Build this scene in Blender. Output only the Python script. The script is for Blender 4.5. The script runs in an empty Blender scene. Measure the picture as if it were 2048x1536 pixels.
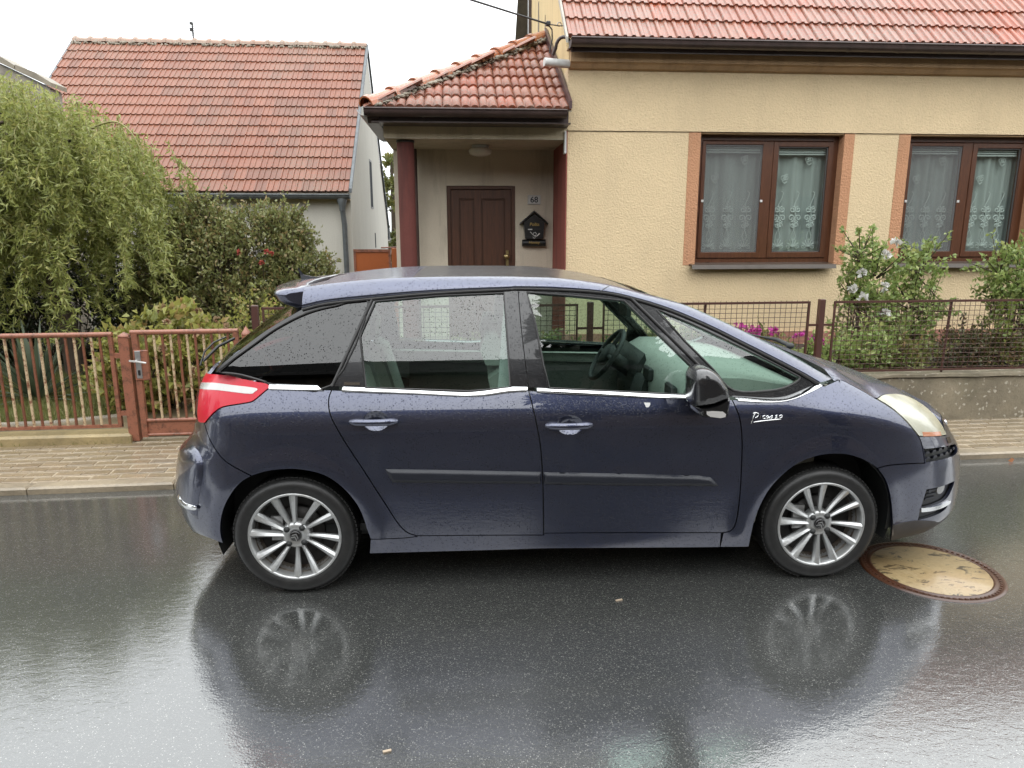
import bpy, math, random
import numpy as np
from mathutils import Vector, Matrix
from mathutils.geometry import delaunay_2d_cdt
random.seed(7)
RNG = np.random.default_rng(7)
SC = bpy.context.scene
COL = SC.collection

# ---------------------------------------------------------------- camera
CAM_H = 1.8212
YAW, PITCH, ROLL = -0.0807, 0.2112, -0.0018
fw = Vector((-math.sin(YAW)*math.cos(PITCH), math.cos(YAW)*math.cos(PITCH), -math.sin(PITCH)))
rt0 = Vector((math.cos(YAW), math.sin(YAW), 0)); up0 = rt0.cross(fw)
rt = rt0*math.cos(ROLL)+up0*math.sin(ROLL); up = up0*math.cos(ROLL)-rt0*math.sin(ROLL)
cd = bpy.data.cameras.new('camera'); cam = bpy.data.objects.new('camera', cd); COL.objects.link(cam)
cam.matrix_world = Matrix(((rt.x, up.x, -fw.x, 0), (rt.y, up.y, -fw.y, 0), (rt.z, up.z, -fw.z, CAM_H), (0, 0, 0, 1)))
cd.sensor_width = 36; cd.lens = 36*1420/2048; cd.clip_end = 2000; cd.clip_start = .05
SC.camera = cam

# ---------------------------------------------------------------- world: overcast, raining
W = bpy.data.worlds.new("World"); SC.world = W; W.use_nodes = True
wt = W.node_tree; wt.nodes.clear()
def wn(t, **k):
    n = wt.nodes.new(t)
    for a, b in k.items(): setattr(n, a, b)
    return n
SUN_EL, SUN_ROT = math.radians(52), math.radians(162)
sky = wn('ShaderNodeTexSky', sky_type='NISHITA', sun_disc=False, sun_elevation=SUN_EL, sun_rotation=SUN_ROT, dust_density=4.0)
hsv = wn('ShaderNodeHueSaturation'); hsv.inputs['Saturation'].default_value = .25
b1 = wn('ShaderNodeBackground'); b1.inputs['Strength'].default_value = .05
wt.links.new(sky.outputs[0], hsv.inputs['Color']); wt.links.new(hsv.outputs[0], b1.inputs['Color'])
# cloud cover: even overcast, (1 + sin elevation) / 2
tc = wn('ShaderNodeTexCoord'); sx = wn('ShaderNodeSeparateXYZ'); wt.links.new(tc.outputs['Generated'], sx.inputs[0])
m1 = wn('ShaderNodeMath', operation='MAXIMUM'); wt.links.new(sx.outputs['Z'], m1.inputs[0]); m1.inputs[1].default_value = 0
m2 = wn('ShaderNodeMath', operation='MULTIPLY_ADD'); wt.links.new(m1.outputs[0], m2.inputs[0]); m2.inputs[1].default_value = .5; m2.inputs[2].default_value = .5
nz = wn('ShaderNodeTexNoise'); nz.inputs['Scale'].default_value = 2.2; nz.inputs['Detail'].default_value = 5; wt.links.new(tc.outputs['Generated'], nz.inputs['Vector'])
m3 = wn('ShaderNodeMapRange'); wt.links.new(nz.outputs['Fac'], m3.inputs['Value']); m3.inputs['From Min'].default_value = .3; m3.inputs['From Max'].default_value = .7; m3.inputs['To Min'].default_value = .93; m3.inputs['To Max'].default_value = 1.07
m4 = wn('ShaderNodeMath', operation='MULTIPLY'); wt.links.new(m2.outputs[0], m4.inputs[0]); wt.links.new(m3.outputs[0], m4.inputs[1])
b2 = wn('ShaderNodeBackground'); b2.inputs['Color'].default_value = (.95, .985, 1, 1)
m5 = wn('ShaderNodeMath', operation='MULTIPLY'); wt.links.new(m4.outputs[0], m5.inputs[0]); m5.inputs[1].default_value = 2.85
wt.links.new(m5.outputs[0], b2.inputs['Strength'])
ad = wn('ShaderNodeAddShader'); wo = wn('ShaderNodeOutputWorld')
wt.links.new(b1.outputs[0], ad.inputs[0]); wt.links.new(b2.outputs[0], ad.inputs[1]); wt.links.new(ad.outputs[0], wo.inputs['Surface'])
sd = bpy.data.lights.new('sun', 'SUN'); sd.energy = 1.5; sd.angle = math.radians(170); sd.color = (1, .97, .93)
sun = bpy.data.objects.new('sun', sd); COL.objects.link(sun)
# sun stands behind the camera to the right, matching the sky
sun.rotation_euler = (math.radians(38), 0, math.radians(18))
SC.view_settings.view_transform = 'Standard'; SC.view_settings.look = 'None'
SC.view_settings.exposure = 0.18; SC.view_settings.gamma = 1; SC.view_settings.use_curve_mapping = False
SC.render.engine = 'CYCLES'
try:
    SC.cycles.use_denoising = True; SC.cycles.denoiser = 'OPENIMAGEDENOISE'
except Exception: pass
SC.cycles.max_bounces = 8; SC.cycles.transparent_max_bounces = 16; SC.cycles.glossy_bounces = 4; SC.cycles.diffuse_bounces = 3; SC.cycles.transmission_bounces = 4
SC.cycles.caustics_reflective = False; SC.cycles.caustics_refractive = False

# ---------------------------------------------------------------- material helpers
def lin(c):
    if isinstance(c, str):
        c = [int(c[i:i+2], 16)/255 for i in (0, 2, 4)]
    return tuple((x/12.92 if x <= .04045 else ((x+.055)/1.055)**2.4) for x in c)
ALB = .76     # wet daylight surfaces: overall reflectance of the painted colours
class M:
    """small wrapper round a node material"""
    def __init__(s, name):
        s.m = bpy.data.materials.new(name); s.m.use_nodes = True; s.t = s.m.node_tree
        s.b = s.t.nodes['Principled BSDF']; s.out = s.t.nodes['Material Output']
        s._c = None
    def n(s, t, **k):
        x = s.t.nodes.new(t)
        for a, b in k.items(): setattr(x, a, b)
        return x
    def l(s, a, b): s.t.links.new(a, b)
    def co(s, kind='Object'):
        if s._c is None: s._c = s.n('ShaderNodeTexCoord')
        return s._c.outputs[kind]
    def geo(s):
        return s.n('ShaderNodeNewGeometry').outputs['Position']
    def set(s, **k):
        for a, v in k.items():
            if a == 'Base_Color' and not (isinstance(k.get('Metallic', 0), (int, float)) and k.get('Metallic', 0) > .5):
                v = s.mix(1.0, v, (ALB, ALB, ALB), 'MULTIPLY') if isinstance(v, bpy.types.NodeSocket) else tuple(x*ALB for x in v)
            i = s.b.inputs[a.replace('_', ' ')]
            if hasattr(v, 'is_output') or isinstance(v, bpy.types.NodeSocket): s.l(v, i)
            else: i.default_value = (*v, 1) if (isinstance(v, tuple) and len(v) == 3 and i.type == 'RGBA') else v
        return s
    def noise(s, scale, detail=4, rough=.55, vec=None, dist=0):
        x = s.n('ShaderNodeTexNoise'); x.inputs['Scale'].default_value = scale; x.inputs['Detail'].default_value = detail
        x.inputs['Roughness'].default_value = rough; x.inputs['Distortion'].default_value = dist
        s.l(vec if vec is not None else s.co(), x.inputs['Vector']); return x.outputs['Fac']
    def voro(s, scale, vec=None, feature='F1', rnd=1, out='Distance'):
        x = s.n('ShaderNodeTexVoronoi', feature=feature); x.inputs['Scale'].default_value = scale; x.inputs['Randomness'].default_value = rnd
        s.l(vec if vec is not None else s.co(), x.inputs['Vector']); return x.outputs[out]
    def rng(s, v, a, b, c=0, d=1, smooth=False):
        x = s.n('ShaderNodeMapRange', interpolation_type='SMOOTHSTEP' if smooth else 'LINEAR'); s.l(v, x.inputs['Value'])
        for k, q in zip(('From Min', 'From Max', 'To Min', 'To Max'), (a, b, c, d)): x.inputs[k].default_value = q
        return x.outputs[0]
    def mix(s, f, a, b, mode='MIX'):
        x = s.n('ShaderNodeMix', data_type='RGBA', blend_type=mode)
        for v, i in ((f, 0), (a, 6), (b, 7)):
            if isinstance(v, bpy.types.NodeSocket): s.l(v, x.inputs[i])
            elif i == 0: x.inputs[0].default_value = v
            else: x.inputs[i].default_value = (*v, 1)
        return x.outputs[2]
    def math(s, op, a, b=None, c=None):
        x = s.n('ShaderNodeMath', operation=op)
        for i, v in enumerate((a, b, c)):
            if v is None: continue
            if isinstance(v, bpy.types.NodeSocket): s.l(v, x.inputs[i])
            else: x.inputs[i].default_value = v
        return x.outputs[0]
    def scale(s, v, sc):
        x = s.n('ShaderNodeMapping'); s.l(v, x.inputs['Vector']); x.inputs['Scale'].default_value = sc; return x.outputs[0]
    def bump(s, h, dist, strength=1, prev=None, slot='Normal'):
        x = s.n('ShaderNodeBump'); x.inputs['Distance'].default_value = dist; x.inputs['Strength'].default_value = strength
        s.l(h, x.inputs['Height'])
        if prev is not None: s.l(prev, x.inputs['Normal'])
        if slot: s.l(x.outputs[0], s.b.inputs[slot])
        return x.outputs[0]
    def rand(s): return s.n('ShaderNodeObjectInfo').outputs['Random']

# ---------------------------------------------------------------- mesh helpers
class MB:
    """collects shapes into ONE mesh object"""
    def __init__(s): s.v = []; s.f = []; s.sm = []
    def add(s, vs, fs, smooth=False):
        o = len(s.v); s.v += [tuple(map(float, p)) for p in vs]; s.f += [tuple(i+o for i in f) for f in fs]; s.sm += [smooth]*len(fs); return s
    def box(s, lo, hi, rot=0, piv=None, bev=0):
        x0, y0, z0 = lo; x1, y1, z1 = hi
        if bev:
            b = bev
            vs = []; 
            for z, q in ((z0, b), (z0+b, 0), (z1-b, 0), (z1, b)):
                vs += [(x0+q, y0+q, z), (x1-q, y0+q, z), (x1-q, y1-q, z), (x0+q, y1-q, z)]
            fs = [(3, 2, 1, 0), (12, 13, 14, 15)]
            for r in range(3):
                for i in range(4):
                    j = (i+1) % 4; fs.append((r*4+i, r*4+j, r*4+4+j, r*4+4+i))
        else:
            vs = [(x0, y0, z0), (x1, y0, z0), (x1, y1, z0), (x0, y1, z0), (x0, y0, z1), (x1, y0, z1), (x1, y1, z1), (x0, y1, z1)]
            fs = [(3, 2, 1, 0), (4, 5, 6, 7), (0, 1, 5, 4), (1, 2, 6, 5), (2, 3, 7, 6), (3, 0, 4, 7)]
        if rot:
            c, n = math.cos(rot), math.sin(rot); px, py = piv or ((x0+x1)/2, (y0+y1)/2)
            vs = [(px+(x-px)*c-(y-py)*n, py+(x-px)*n+(y-py)*c, z) for x, y, z in vs]
        return s.add(vs, fs)
    def tube(s, pts, r, n=8, cap=True, closed=False):
        P = [Vector(p) for p in pts]; k = len(P); vs = []; fs = []
        rs = r if isinstance(r, (list, tuple)) else [r]*k
        up = Vector((0, 0, 1)); prev = None
        for i, p in enumerate(P):
            if closed: d = P[(i+1) % k]-P[i-1]
            else: d = P[min(i+1, k-1)]-P[max(i-1, 0)]
            if d.length < 1e-9: d = Vector((0, 0, 1))
            d.normalize()
            if prev is None:
                a = d.cross(up) if abs(d.z) < .9 else d.cross(Vector((1, 0, 0)))
            else: a = prev-d*prev.dot(d)
            a.normalize(); prev = a; b = d.cross(a)
            for j in range(n):
                t = 2*math.pi*j/n; vs.append(p+(a*math.cos(t)+b*math.sin(t))*rs[i])
        m = k if closed else k-1
        for i in range(m):
            for j in range(n):
                a0 = i*n+j; a1 = i*n+(j+1) % n; i2 = (i+1) % k
                fs.append((a0, a1, i2*n+(j+1) % n, i2*n+j))
        s.add(vs, fs, True)
        if cap and not closed: s.add(vs[:n], [tuple(range(n))[::-1]]); s.add(vs[-n:], [tuple(range(n))])
        return s
    def prism(s, poly, fn, d0, d1, smooth=False):
        """poly: 2D outline; fn(a,b,d)->xyz; between depths d0,d1"""
        n = len(poly); vs = [fn(a, b, d0) for a, b in poly]+[fn(a, b, d1) for a, b in poly]
        s.add(vs[:n], [tuple(range(n))]); s.add(vs[n:], [tuple(range(n))[::-1]])
        return s.add(vs, [(i, n+i, n+(i+1) % n, (i+1) % n) for i in range(n)], smooth)
    def lathe(s, prof, c, ax=(0, 0, 1), n=24, smooth=True, a0=0, a1=2*math.pi):
        """prof: (r, h) pairs round axis ax through c"""
        A = Vector(ax).normalized(); X = A.orthogonal().normalized(); Y = A.cross(X); c = Vector(c)
        full = abs(a1-a0-2*math.pi) < 1e-6; k = n if full else n+1
        vs = []
        for r, h in prof:
            for j in range(k):
                t = a0+(a1-a0)*j/n; vs.append(c+A*h+(X*math.cos(t)+Y*math.sin(t))*r)
        fs = []
        for i in range(len(prof)-1):
            for j in range(n):
                j2 = (j+1) % k; fs.append((i*k+j, i*k+j2, (i+1)*k+j2, (i+1)*k+j))
        return s.add(vs, fs, smooth)
    def ball(s, c, r, n=10, sq=(1, 1, 1)):
        pr = [(math.sin(math.pi*i/n), -math.cos(math.pi*i/n)) for i in range(n+1)]
        o = len(s.v); s.lathe(pr, (0, 0, 0), n=max(8, n+4))
        for i in range(o, len(s.v)):
            v = s.v[i]; s.v[i] = (c[0]+v[0]*r*sq[0], c[1]+v[1]*r*sq[1], c[2]+v[2]*r*sq[2])
        return s
    def mesh(s, name):
        me = bpy.data.meshes.new(name); me.from_pydata(s.v, [], s.f)
        me.polygons.foreach_set('use_smooth', s.sm); me.update(); return me
    def build(s, name, mat, parent=None, loc=None):
        return link(name, s.mesh(name), mat, parent, loc)
def link(name, me, mat=None, parent=None, loc=None):
    o = bpy.data.objects.new(name, me); COL.objects.link(o)
    if mat is not None and len(me.materials) == 0: me.materials.append(mat.m if isinstance(mat, M) else mat)
    if parent: o.parent = parent
    if loc is not None: o.location = loc
    return o
def tag(o, label=None, cat=None, group=None, kind=None):
    for k, v in (('label', label), ('category', cat), ('group', group), ('kind', kind)):
        if v: o[k] = v
    return o
def thing(name, label, cat, loc=(0, 0, 0), group=None, rz=0):
    o = bpy.data.objects.new(name, None); COL.objects.link(o); o.location = loc; o.rotation_euler.z = rz; o.empty_display_size = .1
    return tag(o, label, cat, group)
def empty(name, parent=None, loc=(0, 0, 0)):
    o = bpy.data.objects.new(name, None); COL.objects.link(o); o.location = loc
    if parent: o.parent = parent
    return o
def raw_mesh(name, V, Fc, smooth=False, attr=None):
    """fast mesh from numpy arrays; Fc is (n,3) or (n,4)"""
    me = bpy.data.meshes.new(name); V = np.asarray(V, np.float32); Fc = np.asarray(Fc, np.int32)
    me.vertices.add(len(V)); me.vertices.foreach_set('co', V.ravel())
    n, k = Fc.shape
    me.loops.add(n*k); me.loops.foreach_set('vertex_index', Fc.ravel())
    me.polygons.add(n); me.polygons.foreach_set('loop_start', np.arange(0, n*k, k, dtype=np.int32))
    if smooth: me.polygons.foreach_set('use_smooth', np.ones(n, bool))
    if attr is not None:
        a = me.attributes.new('tone', 'FLOAT', 'POINT'); a.data.foreach_set('value', np.asarray(attr, np.float32))
    me.update(calc_edges=True); me.validate(); return me

# ================================================================ materials of the place
def mat_asphalt():
    m = M('wet_asphalt'); p = m.geo()
    n1 = m.noise(1.1, 5, .6, p); n2 = m.noise(420, 2, .5, p); v = m.voro(150, p, out='Color'); vd = m.voro(150, p)
    v2 = m.voro(290, p, out='Color')
    g = m.mix(m.rng(n1, .3, .7), (.034, .036, .035), (.052, .054, .052))
    # pale aggregate chips set in the bitumen
    sep = m.n('ShaderNodeSeparateColor'); m.l(v, sep.inputs[0]); sep2 = m.n('ShaderNodeSeparateColor'); m.l(v2, sep2.inputs[0])
    chip = m.math('MULTIPLY', m.math('GREATER_THAN', sep.outputs[0], .85), m.rng(vd, .45, .2))
    chip2 = m.math('GREATER_THAN', sep2.outputs[0], .935)
    g = m.mix(m.math('MULTIPLY', chip, .75), g, m.mix(sep.outputs[1], (.22, .22, .20), (.62, .62, .57)))
    g = m.mix(m.math('MULTIPLY', chip2, .45), g, (.26, .26, .235))
    g = m.mix(m.math('MULTIPLY', n2, .5), g, (.06, .06, .057))
    ps = m.scale(p, (.35, 1.0, 1))
    film = m.noise(.55, 3, .5, p)
    m.set(Base_Color=g, Roughness=.35, IOR=1.4, Specular_IOR_Level=.25)
    h = m.math('ADD', m.math('MULTIPLY', vd, 1.0), m.math('MULTIPLY', n2, .6))
    b = m.bump(h, .0016, .5, slot=None)
    m.l(b, m.b.inputs['Normal'])
    m.set(Coat_Weight=1.0, Coat_IOR=2.3, Coat_Roughness=m.rng(film, .3, .7, .012, .04))
    wv = m.noise(26, 3, .55, m.scale(p, (.6, 1, 1)), .6)
    rp = m.noise(120, 2, .5, p)
    b2 = m.bump(wv, .0014, .5, slot=None)
    b2 = m.bump(m.math('ADD', rp, m.math('MULTIPLY', vd, .5)), .00045, .6, prev=b2, slot=None)
    m.l(b2, m.b.inputs['Coat Normal']); return m
def mat_simple(name, col, rough=.6, var=.25, sc=6, bump=None, coat=0, metal=0, spec=.5, obj_rand=0, stain=None):
    m = M(name); n = m.noise(sc, 5, .6)
    c = col if isinstance(col, tuple) else lin(col)
    d = tuple(x*(1-var) for x in c); e = tuple(min(1, x*(1+var)) for x in c)
    g = m.mix(m.rng(n, .3, .7), d, e)
    if obj_rand:
        g = m.mix(m.rng(m.rand(), 0, 1, 0, obj_rand), g, tuple(x*.45 for x in c))
    if stain:
        sn = m.noise(stain[1], 6, .65, dist=.5); g = m.mix(m.rng(sn, stain[2], stain[3], 0, 1, True), g, stain[0])
    m.set(Base_Color=g, Roughness=rough, Metallic=metal, Specular_IOR_Level=spec)
    if coat: m.set(Coat_Weight=coat, Coat_Roughness=.12)
    if bump: m.bump(m.noise(bump[0], 4, .6), bump[1], 1)
    return m
def mat_stucco(name, col, relief=.006, sc=42, var=.12, dirt=(.30, .25, .18), streak=.35):
    m = M(name); p = m.geo()
    n = m.noise(.9, 5, .6, p); c = lin(col)
    g = m.mix(m.rng(n, .3, .7), tuple(x*(1-var) for x in c), tuple(x*(1+var*.4) for x in c))
    st = m.noise(2.2, 5, .7, m.scale(p, (1.6, 1.6, .22)))
    g = m.mix(m.rng(st, .5, .8, 0, streak), g, dirt)
    v = m.noise(sc, 3, .62, p); v2 = m.voro(sc*1.1, m.scale(p, (1, 1, 1)))
    g = m.mix(m.rng(v, .38, .55, .22, 0), g, tuple(x*.7 for x in c))
    m.set(Base_Color=g, Roughness=.85, Specular_IOR_Level=.25)
    h = m.math('ADD', v, m.math('MULTIPLY', v2, .5))
    m.bump(h, relief, 1); return m
def mat_tile(name, c1, c2, c3, lich=(.42, .40, .33), lamt=.5, rough=.4, coat=.5):
    m = M(name); o = m.co('Object'); r = m.rand()
    off = m.n('ShaderNodeVectorMath', operation='ADD'); m.l(m.geo(), off.inputs[0]); p = off.outputs[0]
    n = m.noise(9, 5, .65, p); n2 = m.noise(38, 4, .6, p); big = m.noise(.8, 4, .6, p)
    g = m.mix(m.rng(r, 0, 1), lin(c1), lin(c2)); g = m.mix(m.rng(m.math('FRACT', m.math('MULTIPLY', r, 7.31)), .62, .95, 0, .8), g, lin(c3))
    g = m.mix(m.rng(n, .45, .75, 0, .5), g, tuple(x*.6 for x in lin(c1)))
    g = m.mix(m.rng(m.math('ADD', n2, m.math('MULTIPLY', big, .4)), .68, .86, 0, lamt), g, lich)
    m.set(Base_Color=g, Roughness=m.rng(n2, .3, .7, rough*.75, rough*1.3), Coat_Weight=coat, Coat_Roughness=.2)
    m.bump(n2, .0025, .7); return m
def mat_brick():
    m = M('wet_paving_brick'); p = m.geo(); r = m.rand()
    n = m.noise(16, 5, .6, p); n2 = m.noise(260, 2, .6, p); big = m.noise(1.1, 4, .6, p)
    g = m.mix(m.rng(r, 0, 1), (.26, .195, .12), (.34, .26, .165))
    g = m.mix(m.rng(m.math('FRACT', m.math('MULTIPLY', r, 5.7)), .75, 1, 0, .7), g, (.22, .19, .15))
    g = m.mix(m.rng(n, .4, .75, 0, .5), g, (.14, .105, .07)); g = m.mix(m.rng(big, .45, .7, 0, .35), g, (.15, .13, .075))
    m.set(Base_Color=g, Roughness=m.rng(n, .3, .7, .22, .42), Coat_Weight=.6, Coat_Roughness=.14)
    m.bump(m.math('ADD', n2, n), .0018, .7); return m
def mat_concrete(name, c, lichen=True, wet=.3, sc=1.0):
    m = M(name); p = m.geo()
    n = m.noise(3*sc, 6, .65, p); n2 = m.noise(45, 4, .65, p); c0 = lin(c)
    g = m.mix(m.rng(n, .3, .7), tuple(x*.6 for x in c0), tuple(x*1.2 for x in c0))
    g = m.mix(m.rng(n2, .5, .8, 0, .5), g, tuple(x*.4 for x in c0))
    if lichen:
        pw = m.n('ShaderNodeVectorMath', operation='MULTIPLY_ADD'); nc = m.n('ShaderNodeTexNoise'); nc.inputs['Scale'].default_value = 30; m.l(p, nc.inputs['Vector']); m.l(nc.outputs['Color'], pw.inputs[0]); pw.inputs[1].default_value = (.05, .05, .05); m.l(p, pw.inputs[2]); pw = pw.outputs[0]; v = m.voro(30, pw, out='Color'); vd = m.voro(30, pw); s = m.n('ShaderNodeSeparateColor'); m.l(v, s.inputs[0])
        sp = m.math('MULTIPLY', m.math('GREATER_THAN', s.outputs[0], .84), m.rng(m.math('ADD', vd, m.math('MULTIPLY', n2, .25)), .62, .42, 0, 1))
        g = m.mix(m.math('MULTIPLY', sp, .75), g, (.56, .52, .43))
        gr = m.noise(1.4, 4, .6, p); g = m.mix(m.rng(gr, .5, .7, 0, .6), g, (.10, .10, .045))
    m.set(Base_Color=g, Roughness=.75-wet*.5, Coat_Weight=wet, Coat_Roughness=.2)
    m.bump(m.math('ADD', n2, m.math('MULTIPLY', n, .8)), .008, .7); return m
def mat_rust(name, base, rust=(.15, .055, .022), amt=(.5, .66), rough=.5, sc=14):
    m = M(name); p = m.geo(); n = m.noise(sc, 6, .7, p); n2 = m.noise(70, 4, .6, p)
    g = m.mix(m.rng(m.math('ADD', m.math('MULTIPLY', n, .75), m.math('MULTIPLY', n2, .25)), amt[0], amt[1], 0, 1, True), lin(base), rust)
    g = m.mix(m.rng(n2, .55, .8, 0, .5), g, tuple(x*.5 for x in rust))
    m.set(Base_Color=g, Roughness=rough, Coat_Weight=.3, Coat_Roughness=.2); m.bump(n2, .001, .8); return m
def mat_wood(name, c, c2, rough=.35, sc=(14, 14, .8), coat=.3):
    m = M(name); p = m.geo(); n = m.noise(5, 6, .6, m.scale(p, sc), 1.2)
    m.set(Base_Color=m.mix(m.rng(n, .3, .72), lin(c), lin(c2)), Roughness=rough, Coat_Weight=coat, Coat_Roughness=.2)
    m.bump(n, .0006, .6); return m
def mat_glass(name, tint=(.8, .9, .86), trans=.8, ior=1.55, rough=.0, drops=False, refl=None):
    """thin pane: tinted see-through sheet with a Fresnel reflection, rain drop refraction painted as dark dots"""
    m = M(name); t = m.t; t.nodes.remove(m.b)
    tr = m.n('ShaderNodeBsdfTransparent'); tr.inputs['Color'].default_value = (*[x*trans for x in tint], 1)
    gl = m.n('ShaderNodeBsdfGlossy'); gl.inputs['Roughness'].default_value = rough; gl.inputs['Color'].default_value = (1, 1, 1, 1)
    fr = m.n('ShaderNodeLayerWeight'); fr.inputs['Blend'].default_value = .5
    f0 = ((ior-1)/(ior+1))**2*1.7
    if refl: f0 = refl
    fz = m.math('MULTIPLY_ADD', m.math('POWER', fr.outputs['Facing'], 4.5), 1-f0, f0)
    mx = m.n('ShaderNodeMixShader'); m.l(fz, mx.inputs[0]); m.l(tr.outputs[0], mx.inputs[1]); m.l(gl.outputs[0], mx.inputs[2])
    if drops:
        p = m.geo(); nb = drop_normal(m, p, .0004, 120, .34)
        d = m.drops; fz = m.math('MULTIPLY', fz, m.math('MULTIPLY_ADD', d, -.7, 1)); m.l(fz, mx.inputs[0])
        tc_ = m.mix(m.math('MULTIPLY', d, .35), tuple(x*trans for x in tint), (.12, .15, .15)); m.l(tc_, tr.inputs['Color'])  # drop refraction painted as darker tint and weaker reflection
    m.l(mx.outputs[0], m.out.inputs['Surface']); return m
def drop_normal(m, p, dist, sc=130, dens=.42, strength=1.0):
    """rain beads: domes in random voronoi cells, two sizes"""
    hs = []
    for s_, th in ((sc, dens), (sc*2.1, dens*.8)):
        vd = m.voro(s_, p); vc = m.voro(s_, p, out='Color'); se = m.n('ShaderNodeSeparateColor'); m.l(vc, se.inputs[0])
        on = m.math('LESS_THAN', se.outputs[0], th)
        rad = m.rng(se.outputs[1], 0, 1, .22, .5)
        q = m.math('DIVIDE', vd, rad); dome = m.math('SUBTRACT', 1, m.math('MULTIPLY', q, q)); dome = m.math('MAXIMUM', dome, 0)
        hs.append(m.math('MULTIPLY', m.math('SQRT', dome), on))
    h = m.math('MAXIMUM', hs[0], m.math('MULTIPLY', hs[1], .6))
    m.drops = m.math('MINIMUM', m.math('MULTIPLY', h, 1.2), 1)
    return m.bump(h, dist, strength, slot=None)
MT = {}
MT['asphalt'] = mat_asphalt()
MT['kerb'] = mat_concrete('kerb_concrete', 'a2937b', False, .5)
MT['brick'] = mat_brick()
MT['joint'] = mat_simple('joint_sand', (.37, .30, .21), .6, .3, 30)
MT['plinthwall'] = mat_concrete('mossy_concrete', '8c826e', True, .3)
MT['yellow'] = mat_stucco('yellow_stucco', 'eed6ae', .008, 46, .10, (.32, .26, .19), .14)
MT['yellow_smooth'] = mat_stucco('smooth_yellow_render', 'ecd29f', .002, 60, .12, (.25, .2, .14), .5)
MT['orange'] = mat_stucco('orange_stucco', 'd09c78', .010, 42)
MT['pinkplinth'] = mat_stucco('pink_plinth_render', 'b98775', .006, 40, .2)
MT['porch'] = mat_stucco('porch_render', 'e2d6c2', .002, 60, .15, (.16, .13, .10), .6)
MT['beam'] = mat_stucco('beam_render', 'dccdb0', .004, 60, .12, (.2, .17, .12), .5)
MT['redwall'] = mat_stucco('red_render', '9c5a50', .002, 50, .15, (.08, .04, .04), .6)
MT['column'] = mat_stucco('dark_red_column', '74443e', .002, 50, .2, (.04, .028, .028), .95)
MT['white'] = mat_stucco('white_render', 'd3d0c6', .002, 60, .06, (.38, .36, .32), .3)
MT['tile'] = mat_tile('wet_red_tile', '96533c', 'a0664f', 'a84f2c', (.27, .235, .20), .7, .45, .28)
MT['tile_old'] = mat_tile('orange_clay_tile', '854a31', '8f553c', '744532', (.20, .165, .12), .6, .55, .12)
MT['ridge'] = mat_tile('ridge_tile', 'b8633a', 'b9704a', 'a25c3a', (.36, .33, .27), .7, .4, .5)
MT['ridge_old'] = mat_tile('weathered_ridge_tile', 'a98470', 'a58a78', '9a7a66', (.38, .35, .29), .9, .6, .2)
MT['mortar'] = mat_concrete('old_mortar', '968c7b', False, .2)
MT['mosskerb'] = mat_concrete('mossy_tan_concrete', 'a8956b', False, .3)
MT['gutter'] = mat_simple('brown_gutter', (.060, .036, .032), .4, .3, 8, coat=.2)
MT['zinc'] = mat_simple('weathered_zinc', (.15, .165, .175), .55, .25, 7, metal=.4)
MT['cornice'] = mat_wood('stained_cornice', '7d6044', 'a5825f', .6, (.6, 8, 14), .1)
MT['cornice2'] = mat_stucco('cornice_render', 'd0ad86', .004, 50, .25, (.12, .08, .05), .6)
MT['winframe'] = mat_wood('brown_window_frame', '4c2c1c', '68412c', .3, (10, 10, 1), .4)
MT['door'] = mat_wood('dark_door_wood', '482b1d', '694029', .4, (12, 12, .8), .3)
MT['brass'] = mat_simple('brass', (.35, .27, .13), .35, .2, 20, metal=.9)
MT['sill'] = mat_simple('brown_sill', (.085, .065, .05), .35, .2, 6, coat=.3)
MT['black'] = mat_simple('black_plastic', (.012, .012, .012), .4, .2, 20)
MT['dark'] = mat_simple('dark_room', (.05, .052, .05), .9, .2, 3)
MT['whitep'] = mat_simple('white_plastic', (.72, .72, .70), .35, .05, 10)
MT['lampglass'] = mat_simple('opal_lamp', (.95, .92, .86), .25, .06, 10)
MT['fence'] = mat_rust('rusty_red_paint', '9a614a', (.11, .045, .024), (.46, .66))
MT['bar_cream'] = mat_rust('cream_paint_rust', 'cbb592', (.20, .065, .03), (.47, .60), .5, 16)
MT['bar_rust'] = mat_rust('brown_rust', '855038', (.09, .035, .018), (.4, .7))
MT['fence2'] = mat_rust('brown_fence_paint', '4e2a22', (.07, .03, .018), (.45, .7))
MT['orangegate'] = mat_rust('orange_gate_paint', 'b5602b', (.15, .05, .02), (.56, .72))
MT['chrome'] = mat_simple('chrome', (.75, .76, .77), .08, .03, 20, metal=1)
MT['steel'] = mat_simple('dull_steel', (.42, .42, .42), .35, .15, 30, metal=.8)
MT['soil'] = mat_simple('wet_soil', (.045, .036, .024), .8, .4, 9, bump=(30, .02))
MT['lawn'] = mat_simple('lawn_ground', (.085, .088, .025), .9, .4, 4, bump=(40, .02), stain=((.12, .095, .05), 2.2, .5, .62))
MT['wire'] = mat_simple('black_cable', (.02, .02, .02), .5, .1, 20)
MT['curtain'] = None
MT['pane'] = mat_glass('window_pane', (.84, .93, .9), .9, 1.6)
MT['gold'] = mat_simple('gold_print', (.5, .36, .12), .4, .1, 20, metal=.4)
MT['ink'] = mat_simple('black_ink', (.02, .02, .03), .5, .05, 20)
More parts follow.
